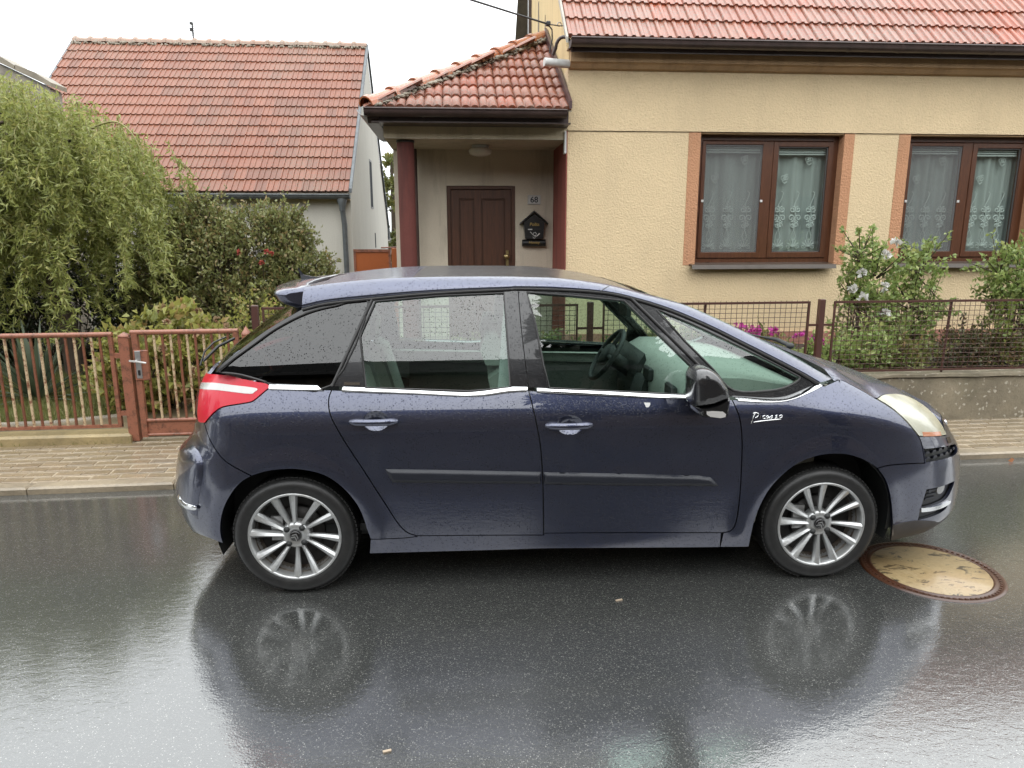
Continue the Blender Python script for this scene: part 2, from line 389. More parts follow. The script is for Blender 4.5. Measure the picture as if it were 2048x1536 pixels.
def mat_curtain():
    m = M('sheer_curtain'); t = m.t; t.nodes.remove(m.b); p = m.geo()
    df = m.n('ShaderNodeBsdfDiffuse'); tl = m.n('ShaderNodeBsdfTranslucent'); tr = m.n('ShaderNodeBsdfTransparent')
    for x in (df, tl): x.inputs['Color'].default_value = (.80, .82, .80, 1)
    a = m.n('ShaderNodeMixShader'); a.inputs[0].default_value = .25; m.l(df.outputs[0], a.inputs[1]); m.l(tl.outputs[0], a.inputs[2])
    b = m.n('ShaderNodeMixShader'); f = m.noise(7, 3, .5, m.scale(p, (1, 1, .06)))
    m.l(m.rng(f, .3, .7, .50, .76), b.inputs[0]); m.l(tr.outputs[0], b.inputs[1]); m.l(a.outputs[0], b.inputs[2])
    m.l(b.outputs[0], m.out.inputs['Surface']); return m
MT['curtain'] = mat_curtain()
MT['lace'] = mat_simple('white_lace', (.86, .87, .85), .8, .04, 10)

# ================================================================ ground, road, kerb, pavement
KS = .0251                                   # the street runs very slightly away to the right
ky = lambda x: 5.105+KS*x                    # kerb face
g = MB(); g.add([(-400, -400, -.03), (400, -400, -.03), (400, 600, -.03), (-400, 600, -.03)], [(0, 1, 2, 3)])
tag(g.build('ground', MT['soil']), kind='structure')
g = MB(); g.add([(-60, -3.2, 0), (60, -3.2, 0), (60, ky(60)+.05, 0), (-60, ky(-60)+.05, 0)], [(0, 1, 2, 3)])
tag(g.build('road', MT['asphalt']), kind='structure')
kerb = empty('kerb'); kerb['kind'] = 'structure'
x = -12.05
while x < 16:
    b = MB().box((x+.004, ky(x), -.04), (x+.996, ky(x)+.125, .052), bev=.014)
    b.v = [(vx, vy+KS*(vx-x), vz) for vx, vy, vz in b.v]
    b.build('kerb_stone', MT['kerb'], kerb); x += 1.0
pav = empty('pavement'); pav['kind'] = 'structure'
b = MB(); b.add([(-14, ky(-14)+.12, .044), (18, ky(18)+.12, .044), (18, ky(18)+1.3, .110), (-14, ky(-14)+1.3, .110)], [(0, 1, 2, 3)])
b.build('joint_sand', MT['joint'], pav)
bm_ = MB().box((-.0962, -.0462, -.05), (.0962, .0462, .004), bev=.004).mesh('paving_brick')
bm_.materials.append(MT['brick'].m)
hidden = MB(); nb = 0
for r_ in range(9):
    for i in range(-70, 90):
        xx = i*.2+(.1 if r_ % 2 else 0)+random.uniform(-.002, .002); yy = ky(xx)+.13+.052+r_*.1
        zz = .0465+r_*.00565
        seen = (-4.2 < xx < -1.45) or (3.9 < xx < 5.6)
        if seen and nb < 300:
            o = link('paving_brick', bm_, None, pav, (xx, yy, zz+random.uniform(-.0015, .0025)))
            o.rotation_euler = (random.uniform(-.012, .012), random.uniform(-.012, .012), math.atan(KS)+random.uniform(-.006, .006)); nb += 1
        elif -9 < xx < 12:
            hidden.box((xx-.0962, yy-.0462, zz-.03), (xx+.0962, yy+.0462, zz+.004))
h = hidden.build('paving_bricks_beyond', MT['brick'], pav); h['kind'] = 'stuff'
# raised garden ground behind the fences
g = MB(); g.add([(-30, 6.12, .10), (-1.75, 6.12, .10), (-1.75, 9, .14), (-1.75, 40, .2), (-30, 40, .2), (-30, 9, .14)], [(0, 1, 2, 3, 4, 5)])
tag(g.build('garden_lawn', MT['lawn']), kind='structure')
g = MB(); g.add([(-1.72, 6.2, .42), (30, 6.5, .42), (30, 8.6, .45), (-1.72, 8.6, .45)], [(0, 1, 2, 3)])
tag(g.build('flower_bed', MT['soil']), kind='structure')
# wet garden path with stone edging, seen through the gate
g = MB(); g.add([(-5.6, 6.14, .128), (-2.05, 6.14, .128), (-1.95, 8.0, .134), (-2.7, 7.62, .134), (-3.1, 6.78, .132), (-3.7, 6.56, .132), (-5.6, 6.42, .130)], [(0, 1, 2, 3, 4, 5, 6)])
tag(g.build('garden_path', mat_concrete('wet_path', '87785f', False, .6)), kind='structure')

# ================================================================ roof tiles
def rib_tile_mesh(name, w, L, hump, th):
    prof = [(0, 0), (.05, .8), (.09, 1), (.20, 1), (.26, .4), (.30, .3), (.44, .3), (.49, .4), (.55, 1), (.68, 1), (.74, .4), (.78, .3), (.95, .25), (1, 0)]
    k = len(prof); vs = [(t*w-w/2, yy, h*hump+th) for yy in (0, L) for t, h in prof]+[(t*w-w/2, .006, h*hump*.5-.012) for t, h in prof]
    fs = []
    for i in range(k-1): fs += [(i, i+1, k+i+1, k+i), (2*k+i, 2*k+i+1, i+1, i)]
    me = bpy.data.meshes.new(name); me.from_pydata(vs, [], fs); me.update(); return me
def tile_mesh(name, w=.198, L=.37, hump=.02, th=.014, n=6, humps=2):
    vs = []; N = n*humps
    for j, yy in enumerate((0, L)):
        for i in range(N+1):
            t = i/N; a = abs(math.sin(math.pi*t*humps)); hgt = hump*(a**.75)
            lip = -.0 if 0 < i < N else -.004
            vs.append((t*w-w/2, yy, hgt+lip+th))
    for i in range(N+1):
        t = i/N; a = abs(math.sin(math.pi*t*humps)); vs.append((t*w-w/2, 0.004, hump*(a**.75)*.6-.006))
    fs = []
    for i in range(N):
        fs.append((i, i+1, N+1+i+1, N+1+i)); fs.append((2*(N+1)+i, 2*(N+1)+i+1, i+1, i))
    me = bpy.data.meshes.new(name); me.from_pydata(vs, [], fs)
    me.polygons.foreach_set('use_smooth', [k % 2 == 0 for k in range(len(fs))]); me.update(); return me
def flat_tile_mesh(name, w=.2, L=.36, th=.018):
    prof = [(0, .004), (.02, .022), (.12, .024), (.16, .008), (.42, .006), (.47, .022), (.58, .022), (.63, .008), (.9, .006), (1, .004)]
    n = len(prof); vs = [(t*w-w/2, 0, z+th) for t, z in prof]+[(t*w-w/2, L, z+th) for t, z in prof]
    vs += [(t*w-w/2, .004, z*.5-.004-.010*math.sin(math.pi*t)**2) for t, z in prof]
    # front lip bows down a little between the ribs
    for i, (t, z) in enumerate(prof): vs[i] = (vs[i][0], -.012*math.sin(math.pi*t), vs[i][2])
    fs = []
    for i in range(n-1): fs += [(i, i+1, n+i+1, n+i), (2*n+i, 2*n+i+1, i+1, i)]
    me = bpy.data.meshes.new(name); me.from_pydata(vs, [], fs); me.update(); return me
def lay_tiles(parent, me, origin, pitch, cols, rows, cw, rl, keep=None, limit=300, az=0, order=None, jit=.004, rest_name='roof_tiles_beyond', mat=None):
    """rows up the slope from origin (eave line along +x, slope rising in +y, turned by az about z)"""
    spots = [(r, c) for r in range(*rows) for c in range(*cols)]
    if keep: spots = [s for s in spots if keep(*s)]
    if order: spots.sort(key=order)
    rest = MB(); ca, sa = math.cos(az), math.sin(az)
    for k, (r, c) in enumerate(spots):
        sl = r*rl+random.uniform(-jit, jit); xo = (c+.5)*cw+random.uniform(-.001, .001)
        yy = sl*math.cos(pitch); zz = sl*math.sin(pitch)
        loc = Vector((origin[0]+xo*ca-yy*sa, origin[1]+xo*sa+yy*ca, origin[2]+zz))
        rot = Matrix.Rotation(az+random.uniform(-.008, .008), 4, 'Z') @ Matrix.Rotation(pitch-.065+random.uniform(-.006, .006), 4, 'X') @ Matrix.Rotation(random.uniform(-.012, .012), 4, 'Y')
        if k < limit:
            o = link('roof_tile', me, None, parent); o.matrix_local = Matrix.Translation(loc) @ rot
        else:
            T = Matrix.Translation(loc) @ rot
            rest.add([T @ v.co for v in me.vertices], [tuple(p.vertices) for p in me.polygons])
    if rest.v:
        o = rest.build(rest_name, mat or MT['tile'], parent); o['kind'] = 'stuff'
    return spots
# ================================================================ the yellow house
YW_ = 8.5; XC = 1.33
house = thing('yellow_house', 'yellow stucco house with orange window surrounds, tiled roof and recessed porch', 'house', (0, 0, 0))
def part(name, mb, mat, parent=None): return mb.build(name, MT[mat] if isinstance(mat, str) else mat, parent or house)
W1 = (2.905, 4.652); W2 = (5.474, 7.12); ZS, ZT_ = 1.425, 2.948
# street wall with two openings: upper band above the joint line sits 15 mm proud
b = MB()
segs = [(XC, W1[0]-.145), (W1[1]+.125, W2[0]-.14), (W2[1]+.13, 24)]
for x0, x1 in segs: b.box((x0, YW_, .60), (x1, YW_+.35, ZT_))
for wv in (W1, W2): b.box((wv[0]-.145, YW_, .60), (wv[1]+.13, YW_+.35, ZS-.005))
part('street_wall', b, 'yellow')
part('upper_wall', MB().box((XC, YW_-.014, ZT_+.008), (24, YW_+.35, 3.63)), 'yellow')
b = MB().box((XC, YW_-.05, .3), (24, YW_+.3, .598)); part('plinth', b, 'pinkplinth')
part('plinth_base', MB().box((XC, YW_-.07, .0), (24, YW_+.3, .40)), 'plinthwall')
for wv in (W1, W2):
    sr = MB().box((wv[0]-.1449, YW_-.004, ZS-.004), (wv[0], YW_+.14, ZT_+.003))
    part('window_surround', sr, 'orange'); part('window_surround', MB().box((wv[1], YW_-.004, ZS-.004), (wv[1]+.1249, YW_+.14, ZT_+.003)), 'orange')
    part('lintel_reveal', MB().box((wv[0]+.002, YW_+.01, ZT_-.012), (wv[1]-.002, YW_+.34, ZT_+.004)), 'cornice2')
# gable wall running back beside the porch
b = MB(); yb = 12.45; zr = 3.75+(yb-8.5)*.9
b.prism([(8.851, .3), (yb, .3), (yb, 7.7), (8.851, 4.10)], lambda a, c, d: (d, a, c), XC, XC+.3)
part('gable_wall', b, 'yellow_smooth')
part('gable_corner', MB().prism([(8.46, 3.632), (8.849, 3.632), (8.849, 4.09), (8.46, 3.74)], lambda a, c, d: (d, a, c), XC+.0005, XC+.3), 'yellow_smooth')
gd = MB().box((XC-.05, 12.38, 4.0), (XC+.0, 12.5, 6.6)); part('gable_edge_board', gd, 'gutter')
st = MB()
for yy, z0, z1, wd in ((11.3, 4.55, 5.15, .10), (10.55, 4.5, 4.75, .05)):
    st.prism([(yy, z0), (yy+wd*2, z0), (yy+wd*1.4, z1), (yy+wd*.6, z1)], lambda a, c, d: (d, a, c), XC-.004, XC-.001)
part('bare_plaster_patch', st, mat_simple('bare_plaster', (.20, .16, .11), .9, .3, 20))
# cornice, fascia, gutter
part('cornice', MB().box((XC+.01, 8.37, 3.67), (24, 8.52, 3.80)), 'cornice2')
b = MB(); b.prism([(8.487, 3.60), (8.44, 3.615), (8.40, 3.655), (8.372, 3.668), (8.52, 3.668), (8.52, 3.6)], lambda a, c, d: (d, a, c), XC+.012, 24); part('cornice_moulding', b, 'cornice2')
part('soffit_board', MB().box((XC-.02, 8.17, 3.80), (24, 8.5, 3.815)), 'cornice')
def gutter(name, x0, x1, y, z, r, parent, mat, brackets=(), rz=0):
    """half-round gutter along x with a rolled front lip and bracket straps"""
    b = MB(); n = 10; pr = [(math.cos(math.pi+math.pi*i/n)*r, math.sin(math.pi+math.pi*i/n)*r) for i in range(n+1)]
    vs = [(x0, y+a, z+c) for a, c in pr]+[(x1, y+a, z+c) for a, c in pr]; k = n+1
    b.add(vs, [(i, i+1, k+i+1, k+i) for i in range(n)], True)
    vs2 = [(x0, y+a*.95, z+c*.95) for a, c in pr]+[(x1, y+a*.95, z+c*.95) for a, c in pr]
    b.add(vs2, [(k+i, k+i+1, i+1, i) for i in range(n)], True)
    for xx, f in ((x0, 1), (x1, 0)): b.add([(xx, y+a, z+c) for a, c in pr], [tuple(range(k)) if f else tuple(range(k))[::-1]])
    b.tube([(x0, y-r, z+.003), (x1, y-r, z+.003)], .011, 8)
    o = b.build(name, mat, parent)
    for bx in brackets:
        s = MB(); pr2 = [(math.cos(math.pi+math.pi*i/n)*(r+.004), math.sin(math.pi+math.pi*i/n)*(r+.004)) for i in range(n+1)]
        s.add([(bx-.012, y+a, z+c) for a, c in pr2]+[(bx+.012, y+a, z+c) for a, c in pr2], [(i, i+1, k+i+1, k+i) for i in range(n)], True)
        s.tube([(bx, y-r-.004, z+.008), (bx, y+r+.06, z+.035)], .006, 5)
        s.build('gutter_bracket', mat, o)
    return o
part('fascia_board', MB().box((XC-.01, 8.245, 3.74), (24, 8.27, 3.90)), 'gutter')
gutter('gutter', 1.30, 24, 8.165, 3.845, .075, house, MT['gutter'], [1.85, 2.75, 3.62, 4.42, 5.0, 5.5, 6.1, 6.8])
# main roof
roof = part('main_roof', MB().prism([(8.27, 3.855), (8.27, 3.84), (12.8, 8.37), (17.3, 3.8), (12.8, 8.385)], lambda a, c, d: (d, a, c), XC-.0, 24), 'mortar')
tm = rib_tile_mesh('roof_tile', .200, .385, .024, .026); tm.materials.append(MT['tile'].m)
PM = math.radians(45)
lay_tiles(roof, tm, (XC-.06, 8.185, 3.862), PM, (0, 29), (0, 5), .199, .335, limit=290, jit=.008)
lay_tiles(roof, tm, (XC-.06+29*.199, 8.185, 3.862), PM, (0, 25), (0, 5), .199, .335, limit=0, rest_name='roof_tiles_right')
lay_tiles(roof, tm, (XC-.06, 8.185, 3.862), PM, (0, 54), (5, 19), .199, .335, limit=0, rest_name='roof_tiles_above')
part('verge_board', MB().prism([(8.12, 3.80), (8.12, 3.86), (12.8, 8.33), (12.8, 8.2)], lambda a, c, d: (d, a, c), XC-.085, XC-.062), mat_simple('pale_verge', (.45, .42, .36), .6, .2, 10))
# ---- porch
PX0 = -.76; PB = 9.6
part('porch_back_wall', MB().box((-.745, PB, .3), (-.075, PB+.3, 2.87)).box((.825, PB, .3), (XC, PB+.3, 2.87)).box((-.075, PB, 2.41), (.825, PB+.3, 2.87)), 'porch')
part('porch_side_wall', MB().box((XC-.004, YW_+.004, .3), (XC-.0005, PB, 2.869)), 'redwall')
part('corner_strip', MB().box((XC-.012, YW_-.012, .6), (XC+.002, YW_+.05, 2.95)), 'redwall')
part('corner_plate', MB().box((XC-.034, 8.47, 2.70), (XC-.0125, 8.57, 2.95), bev=.004), 'whitep')
part('porch_beam', MB().box((PX0, 8.5, 2.868), (XC-.006, 8.72, 3.02)).box((PX0, 8.722, 2.868), (PX0+.2, PB+.3, 3.02)), 'beam')
part('porch_soffit', MB().box((PX0+.005, 8.505, 2.856), (XC-.006, PB-.002, 2.8675)), 'porch')
part('porch_floor', MB().box((PX0, 8.45, .0), (XC-.01, PB, .40)), 'plinthwall')
b = MB().tube([(-.53, 8.68, .40), (-.53, 8.68, 2.83)], .098, 24, cap=False); c_ = part('porch_column', b, 'column')
part('column_cap', MB().lathe([(.098, 0), (.104, .004), (.104, .028), (0, .028)], (-.53, 8.68, 2.828), n=24), 'black', c_)
part('rain_pipe', MB().tube([(-.468, 9.5, .4), (-.468, 9.5, 2.85)], .03, 10), mat_simple('brown_pipe', (.085, .05, .04), .4, .25, 8))
# porch door
dr = part('front_door', MB().box((-.072, PB+.06, .4), (.822, PB+.10, 2.408)), 'door')
b = MB()
b.box((-.074, PB+.02, .4), (-.03, PB+.06, 2.408)); b.box((.775, PB+.02, .4), (.824, PB+.06, 2.408)); b.box((-.03, PB+.02, 2.37), (.775, PB+.06, 2.408)); part('door_frame', b, 'door', dr)
for x0, x1 in ((-.02, .082), (.285, .375), (.69, .765)):
    part('door_stile', MB().box((x0, PB+.035, .4), (x1, PB+.0595, 2.36), bev=.004), 'door', dr)
for x0, x1 in ((.0825, .2845), (.3755, .6895)):
    part('door_rail', MB().box((x0, PB+.0355, 2.245), (x1, PB+.0595, 2.36), bev=.004), 'door', dr)
    part('door_panel', MB().box((x0+.02, PB+.044, .45), (x1-.02, PB+.0595, 2.225), bev=.006), 'door', dr)
for x0, x1, z0, z1 in ((-.088, -.074, .4, 2.43), (.824, .838, .4, 2.43), (-.088, .838, 2.41, 2.425)):
    pass
b = MB().box((.70, PB+.020, 1.36), (.735, PB+.0345, 1.585), bev=.006); hnd = part('door_plate', b, 'brass', dr)
b = MB().tube([(.717, PB+.03, 1.50), (.717, PB-.02, 1.50)], .009, 8); b.ball((.705, PB-.035, 1.50), .034, 10, (1.2, .8, 1)); part('door_handle', b, 'brass', dr)
# porch gutter, hip roof
gutter('porch_gutter', -.925, 1.262, 8.15, 3.108, .075, house, MT['gutter'], [-.3, .35, .95])
b = MB(); b.prism([(8.2, 3.02), (8.25, 2.98), (9.9, 2.98), (9.9, 3.10), (8.2, 3.10)], lambda a, c, d: (d, a, c), -.90, -.78); part('porch_eave_board', b, 'gutter')
gs = MB(); n = 10; r = .075
pr = [(math.cos(math.pi+math.pi*i/n)*r, math.sin(math.pi+math.pi*i/n)*r) for i in range(n+1)]
gs.add([(-.925+a, 8.08, 3.108+c) for a, c in pr]+[(-.925+a, 10.3, 3.108+c) for a, c in pr], [(n+1+i, n+1+i+1, i+1, i) for i in range(n)], True)
part('porch_side_gutter', gs, 'gutter')
part('porch_fascia', MB().box((-.86, 8.235, 3.0), (1.30, 8.26, 3.13)).box((-.86, 8.26, 3.0), (-.835, 10.2, 3.13)), 'gutter')
part('porch_eave_soffit', MB().box((-.86, 8.2, 2.985), (XC-.01, 8.499, 2.998)), 'gutter')
PPT = math.radians(29.5); hx0, hy0, hz0 = -.90, 8.15, 3.115
tp = math.tan(PPT); hx1 = XC-.005
HL = hx1-hx0
proof = part('porch_roof', MB().add([(hx0, hy0, hz0-.01), (hx1, hy0, hz0-.01), (hx1, hy0+HL, hz0-.01+HL*tp), (hx0, hy0+2*HL, hz0-.01)], [(0, 1, 2), (0, 2, 3)]), 'mortar')
tm2 = tile_mesh('roof_tile', .198, .38, .030, .02, 6, 2); tm2.materials.append(MT['tile'].m)
RLp = .325
def keep_hip(r, c):
    # whole or nearly whole tiles right of the hip line
    return c*.197 > r*RLp*math.cos(PPT)-.06
lay_tiles(proof, tm2, (hx0+.01, hy0-.02, hz0), PPT, (0, 11), (0, 8), .2005, RLp, keep=lambda r, c: keep_hip(r, c) and (c+1)*.2005 < HL+.06, limit=200, jit=.006)
# side slope of the hip (faces left)
lay_tiles(proof, tm2, (hx0-.02, hy0+2.2, hz0), PPT, (0, 11), (0, 7), .2005, RLp, keep=lambda r, c: (11-c)*.2 > r*RLp*math.cos(PPT)+.05, limit=0, az=-math.pi/2, rest_name='side_slope_tiles')
# hip tiles: overlapping half-round caps climbing the hip, bedded in mortar
h0 = Vector((hx0+.02, hy0+.02, hz0+.035)); h1 = Vector((hx1+.0, hy0+HL, hz0+HL*tp+.05)); hd = (h1-h0); hl = hd.length; hd.normalize()
side = hd.cross(Vector((0, 0, 1))).normalized(); nrm = side.cross(hd)
nt = 9
for i in range(nt):
    a = h0+hd*(hl*i/nt-.03); c = h0+hd*(hl*(i+1)/nt+.02); b = MB(); k = 9
    def ring(p, r_, lift):
        return [p+side*(math.cos(math.pi*j/(k-1))*r_*1.12)+nrm*(math.sin(math.pi*j/(k-1))*r_*1.05+lift) for j in range(k)]
    R0 = ring(a, .102, .0); R0b = ring(a+hd*.05, .102, 0); R0c = ring(a+hd*.055, .088, 0); R1 = ring(c, .078, .0)
    R_in = ring(a, .085, 0)
    vs = R_in+R0+R0b+R0c+R1
    fs = [(q*k+j, q*k+j+1, (q+1)*k+j+1, (q+1)*k+j) for q in range(4) for j in range(k-1)]
    b.add(vs, fs, False); part('hip_tile', b, 'ridge', proof)
mo = MB()
for i in range(320):
    t = (i+random.random())/320; p = h0+hd*(hl*t)+side*random.uniform(.07, .16)-nrm*random.uniform(.0, .035)
    mo.ball(p, random.uniform(.010, .026), 4, (1.5, 1, .8))
o = part('hip_mortar', mo, 'mortar', proof); o['kind'] = 'stuff'
fl = MB().prism([(8.1, 3.13), (8.1, 3.21), (10.35, 3.21+2.25*tp+.04), (10.35, 3.13+2.25*tp)], lambda a, c, d: (d, a, c), XC-.045, XC-.012)
part('wall_flashing', fl, mat_simple('purple_brown_flashing', (.07, .035, .035), .4, .3, 10))
# brown rain spout arching from the main gutter, white pipe stub
pts = [(XC-.02, 8.22, 3.76)]+[(XC-.09+.075*math.cos(t), 8.25+.1*(t/math.pi), 3.80+.10*math.sin(t)) for t in np.linspace(0, math.pi, 9)]+[(XC-.185, 8.4, 3.74)]
part('rain_spout', MB().tube(pts, .019, 9), 'gutter')
part('white_pipe_stub', MB().tube([(XC+.0, 8.46, 3.66), (XC-.285, 8.40, 3.665)], .045, 14), 'whitep')
# ---- windows
def spiral(cx, cz, r, turns, dirn=1, a0=0, n=22):
    return [(cx+math.cos(a0+dirn*t*turns*2*math.pi)*r*(1-t*.8), cz+math.sin(a0+dirn*t*turns*2*math.pi)*r*(1-t*.8)) for t in np.linspace(0, 1, n)]
def lace_motifs(x0, x1, z0, y, seed, big=True):
    """scroll embroidery on the curtain: border fans, tall scroll groups, scattered blooms"""
    R_ = random.Random(seed); b = MB(); w = x1-x0
    def ln(pts, r=.0035):
        if sum(x0 < p[0] < x1 for p in pts) > 1: b.tube([(px, y-.004, pz) for px, pz in pts if x0 < px < x1], r*1.25, 4)
    nx = max(2, round(w/.2)); st = w/nx
    for i in range(nx):
        cx = x0+(i+.5)*st
        for a in (-60, -30, 0, 30, 60):
            t = math.radians(a); ln([(cx, z0+.03), (cx+math.sin(t)*.05, z0+.03+math.cos(t)*.05), (cx+math.sin(t)*.085, z0+.03+math.cos(t)*.10)], .005)
        for s in (-1, 1): ln(spiral(cx+s*.06, z0+.035, .035, 1.3, s, 1.5), .004)
        zc = z0+.42
        for s in (-1, 1):
            ln(spiral(cx+s*.035, zc+.06, .04, 1.4, s, math.pi/2), .0065); ln(spiral(cx+s*.045, zc-.04, .045, 1.4, -s, -math.pi/2), .0065)
            ln(spiral(cx+s*.02, zc-.13, .03, 1.2, s, 0), .006); ln([(cx+s*.01, zc-.2), (cx+s*.03, zc-.26), (cx+s*.015, zc-.31)], .004)
        ln([(cx, zc-.2), (cx+.01, zc), (cx-.015, zc+.12), (cx+.02, zc+.2), (cx+.035, zc+.26), (cx+.01, zc+.28)], .005)
        for q in range(5):
            t = q*1.256; ln([(cx+math.cos(t)*.012, zc-.1+math.sin(t)*.012), (cx+math.cos(t)*.04, zc-.1+math.sin(t)*.04)], .007)
    for i in range(2):
        cx = x0+w*(.25+.5*i)+R_.uniform(-.03, .03)
        for zz in ((z0+.86, z0+1.08)[i % 2], ):
            for s in (-1, 1): ln(spiral(cx+s*.02, zz, .04, 1.5, s, 1), .0045)
            ln([(cx, zz-.07), (cx-.03, zz-.04)], .006); ln([(cx, zz-.07), (cx+.035, zz-.045)], .006)
    return b
def house_window(x0, x1, seed):
    win = empty('window', house); y = YW_+.12; z0, z1 = ZS+.01, ZT_-.012; xm = (x0+x1)/2+.02
    def fr(name, a0, a1, c0, c1, t, d0, d1, bot=None):
        bt = bot or t
        b = MB().box((a0, d0, c0), (a0+t, d1, c1), bev=.006).box((a1-t, d0, c0), (a1, d1, c1), bev=.006).box((a0+t, d0+.001, c0), (a1-t, d1, c0+bt), bev=.006).box((a0+t, d0+.001, c1-t), (a1-t, d1, c1), bev=.006)
        return part(name, b, 'winframe', win)
    fr('outer_frame', x0+.003, x1-.003, z0, z1, .062, y, y+.07)
    part('mullion', MB().box((xm-.045, y-.006, z0+.062), (xm+.045, y+.07, z1-.062), bev=.006), 'winframe', win)
    for k, (a0, a1) in enumerate(((x0+.066, xm-.047), (xm+.047, x1-.066))):
        fr('sash', a0, a1, z0+.066, z1-.066, .06 if k else .04, y-.014, y+.05, .07)
        q0, q1, c0, c1 = a0+(.06 if k else .04), a1-(.06 if k else .04), z0+.136, z1-.126+(0 if k else .02)
        b = MB().add([(q0, y+.012, c0), (q1, y+.012, c0), (q1, y+.012, c1), (q0, y+.012, c1)], [(0, 1, 2, 3)]); part('pane', b, 'pane', win)
        b = MB().box((q0, y+.002, c0), (q0+.012, y+.012, c1)).box((q1-.012, y+.002, c0), (q1, y+.012, c1)).box((q0, y+.002, c0), (q1, y+.012, c0+.01)).box((q0, y+.002, c1-.01), (q1, y+.012, c1)); part('glazing_bead', b, mat_simple('grey_bead', (.10, .10, .10), .4, .1, 9), win)
        # curtain in soft folds
        nx = 48; vs = []
        for i in range(nx+1):
            t = i/nx; px = q0-.05+(q1-q0+.16)*t; yy = y+.13+.018*math.sin(t*19+seed)+.012*math.sin(t*43+2*seed)
            for j in range(2): vs.append((px, yy, (c0-.02, c1-.07)[j]))
        part('curtain', MB().add(vs, [(2*i, 2*i+2, 2*i+3, 2*i+1) for i in range(nx)], True), 'curtain', win)
        lm = lace_motifs(q0+.01, q1-.01, c0+.03, y+.094, seed+k)
        o = part('lace_embroidery', lm, 'lace', win); o['kind'] = 'stuff'
        for q in range(3):
            part('blind_slat', MB().box((q0+.005, y+.05, c1-.035-q*.026), (q1-.005, y+.075, c1-.018-q*.026)), 'whitep', win)
        if k == 0:   # insect screen clips on the left light
            for xx in (q0-.015, q1+.015): part('screen_clip', MB().box((xx-.014, y-.024, 2.165), (xx+.014, y-.0145, 2.195), bev=.003), 'whitep', win)
            ms = M('insect_screen'); ms.t.nodes.remove(ms.b)
            d_ = ms.n('ShaderNodeBsdfDiffuse'); d_.inputs[0].default_value = (.22, .22, .22, 1); t_ = ms.n('ShaderNodeBsdfTransparent'); x_ = ms.n('ShaderNodeMixShader'); x_.inputs[0].default_value = .38
            ms.l(t_.outputs[0], x_.inputs[1]); ms.l(d_.outputs[0], x_.inputs[2]); ms.l(x_.outputs[0], ms.out.inputs['Surface'])
            part('insect_screen', MB().add([(q0, y-.004, c0), (q1, y-.004, c0), (q1, y-.004, c1), (q0, y-.004, c1)], [(0, 1, 2, 3)]), ms, win)
    for f in (.12, .42, .9):
        part('drain_cap', MB().box((x0+(x1-x0)*f-.02, y-.006, z0+.018), (x0+(x1-x0)*f+.02, y+.001, z0+.028)), 'winframe', win)
    # dim room behind
    part('room_lining', MB().box((x0-.1, y+.9, z0-.2), (x1+.1, y+.92, z1+.2)).box((x0-.12, y+.25, z0-.2), (x0-.1, y+.9, z1+.2)).box((x1+.1, y+.25, z0-.2), (x1+.12, y+.9, z1+.2)).box((x0-.1, y+.25, z0-.22), (x1+.1, y+.9, z0-.2)), 'dark', win)
    sl = MB(); sl.prism([(YW_+.12, ZS+.022), (YW_-.11, ZS+.004), (YW_-.12, ZS-.045), (YW_-.112, ZS-.046), (YW_-.10, ZS-.008), (YW_+.12, ZS+.006)], lambda a, c, d: (d, a, c), x0-.065, x1-.02)
    part('window_sill', sl, 'sill', win)
house_window(*W1, 3); house_window(*W2, 9)
# ---- things fixed to the porch
lamp = thing('ceiling_lamp', 'round white ceiling lamp under the porch roof above the door', 'lamp', (.352, 9.1, 2.856))
MB().lathe([(0, 0), (.105, 0), (.105, -.03), (.09, -.034)], (0, 0, 0), n=32).build('lamp_base', MT['whitep'], lamp)
MB().lathe([(.085, -.03), (.137, -.045), (.146, -.075), (.13, -.105), (.08, -.125), (0, -.13)], (0, 0, 0), n=32).build('lamp_shade', MT['lampglass'], lamp)
def text_mesh(body, size, name, mat, parent, loc, rot=(math.pi/2, 0, 0), ext=.001, bold=0, shear=0, spacing=1):
    cu = bpy.data.curves.new(name, 'FONT'); cu.body = body; cu.size = size; cu.extrude = ext; cu.align_x = 'CENTER'; cu.align_y = 'CENTER'; cu.offset = bold; cu.shear = shear; cu.space_character = spacing
    o = bpy.data.objects.new('t', cu); COL.objects.link(o); dg = bpy.context.evaluated_depsgraph_get()
    me = bpy.data.meshes.new_from_object(o.evaluated_get(dg)); bpy.data.objects.remove(o)
    me.materials.clear(); t = link(name, me, mat, parent, loc); t.rotation_euler = rot; return t
num = thing('house_number_plate', 'white house number plate reading 68 on the porch wall above the letterbox', 'sign', (1.072, PB-.012, 2.232))
MB().box((-.085, -.006, -.06), (.085, .008, .06), bev=.003).build('plate', mat_simple('enamel_white', (.72, .72, .70), .2, .04, 8), num)
bd = MB()
for a in ((-.08, -.0068, -.055, .08, -.0062, -.052), (-.08, -.0068, .052, .08, -.0062, .055), (-.08, -.0068, -.052, -.077, -.0062, .052), (.077, -.0068, -.052, .08, -.0062, .052)): bd.box(a[:3], a[3:])
bd.build('plate_border', mat_simple('grey_line', (.3, .3, .32), .4, .05, 8), num)
text_mesh('68', .105, 'digits', MT['ink'], num, (0, -.0075, -.002), bold=.002)
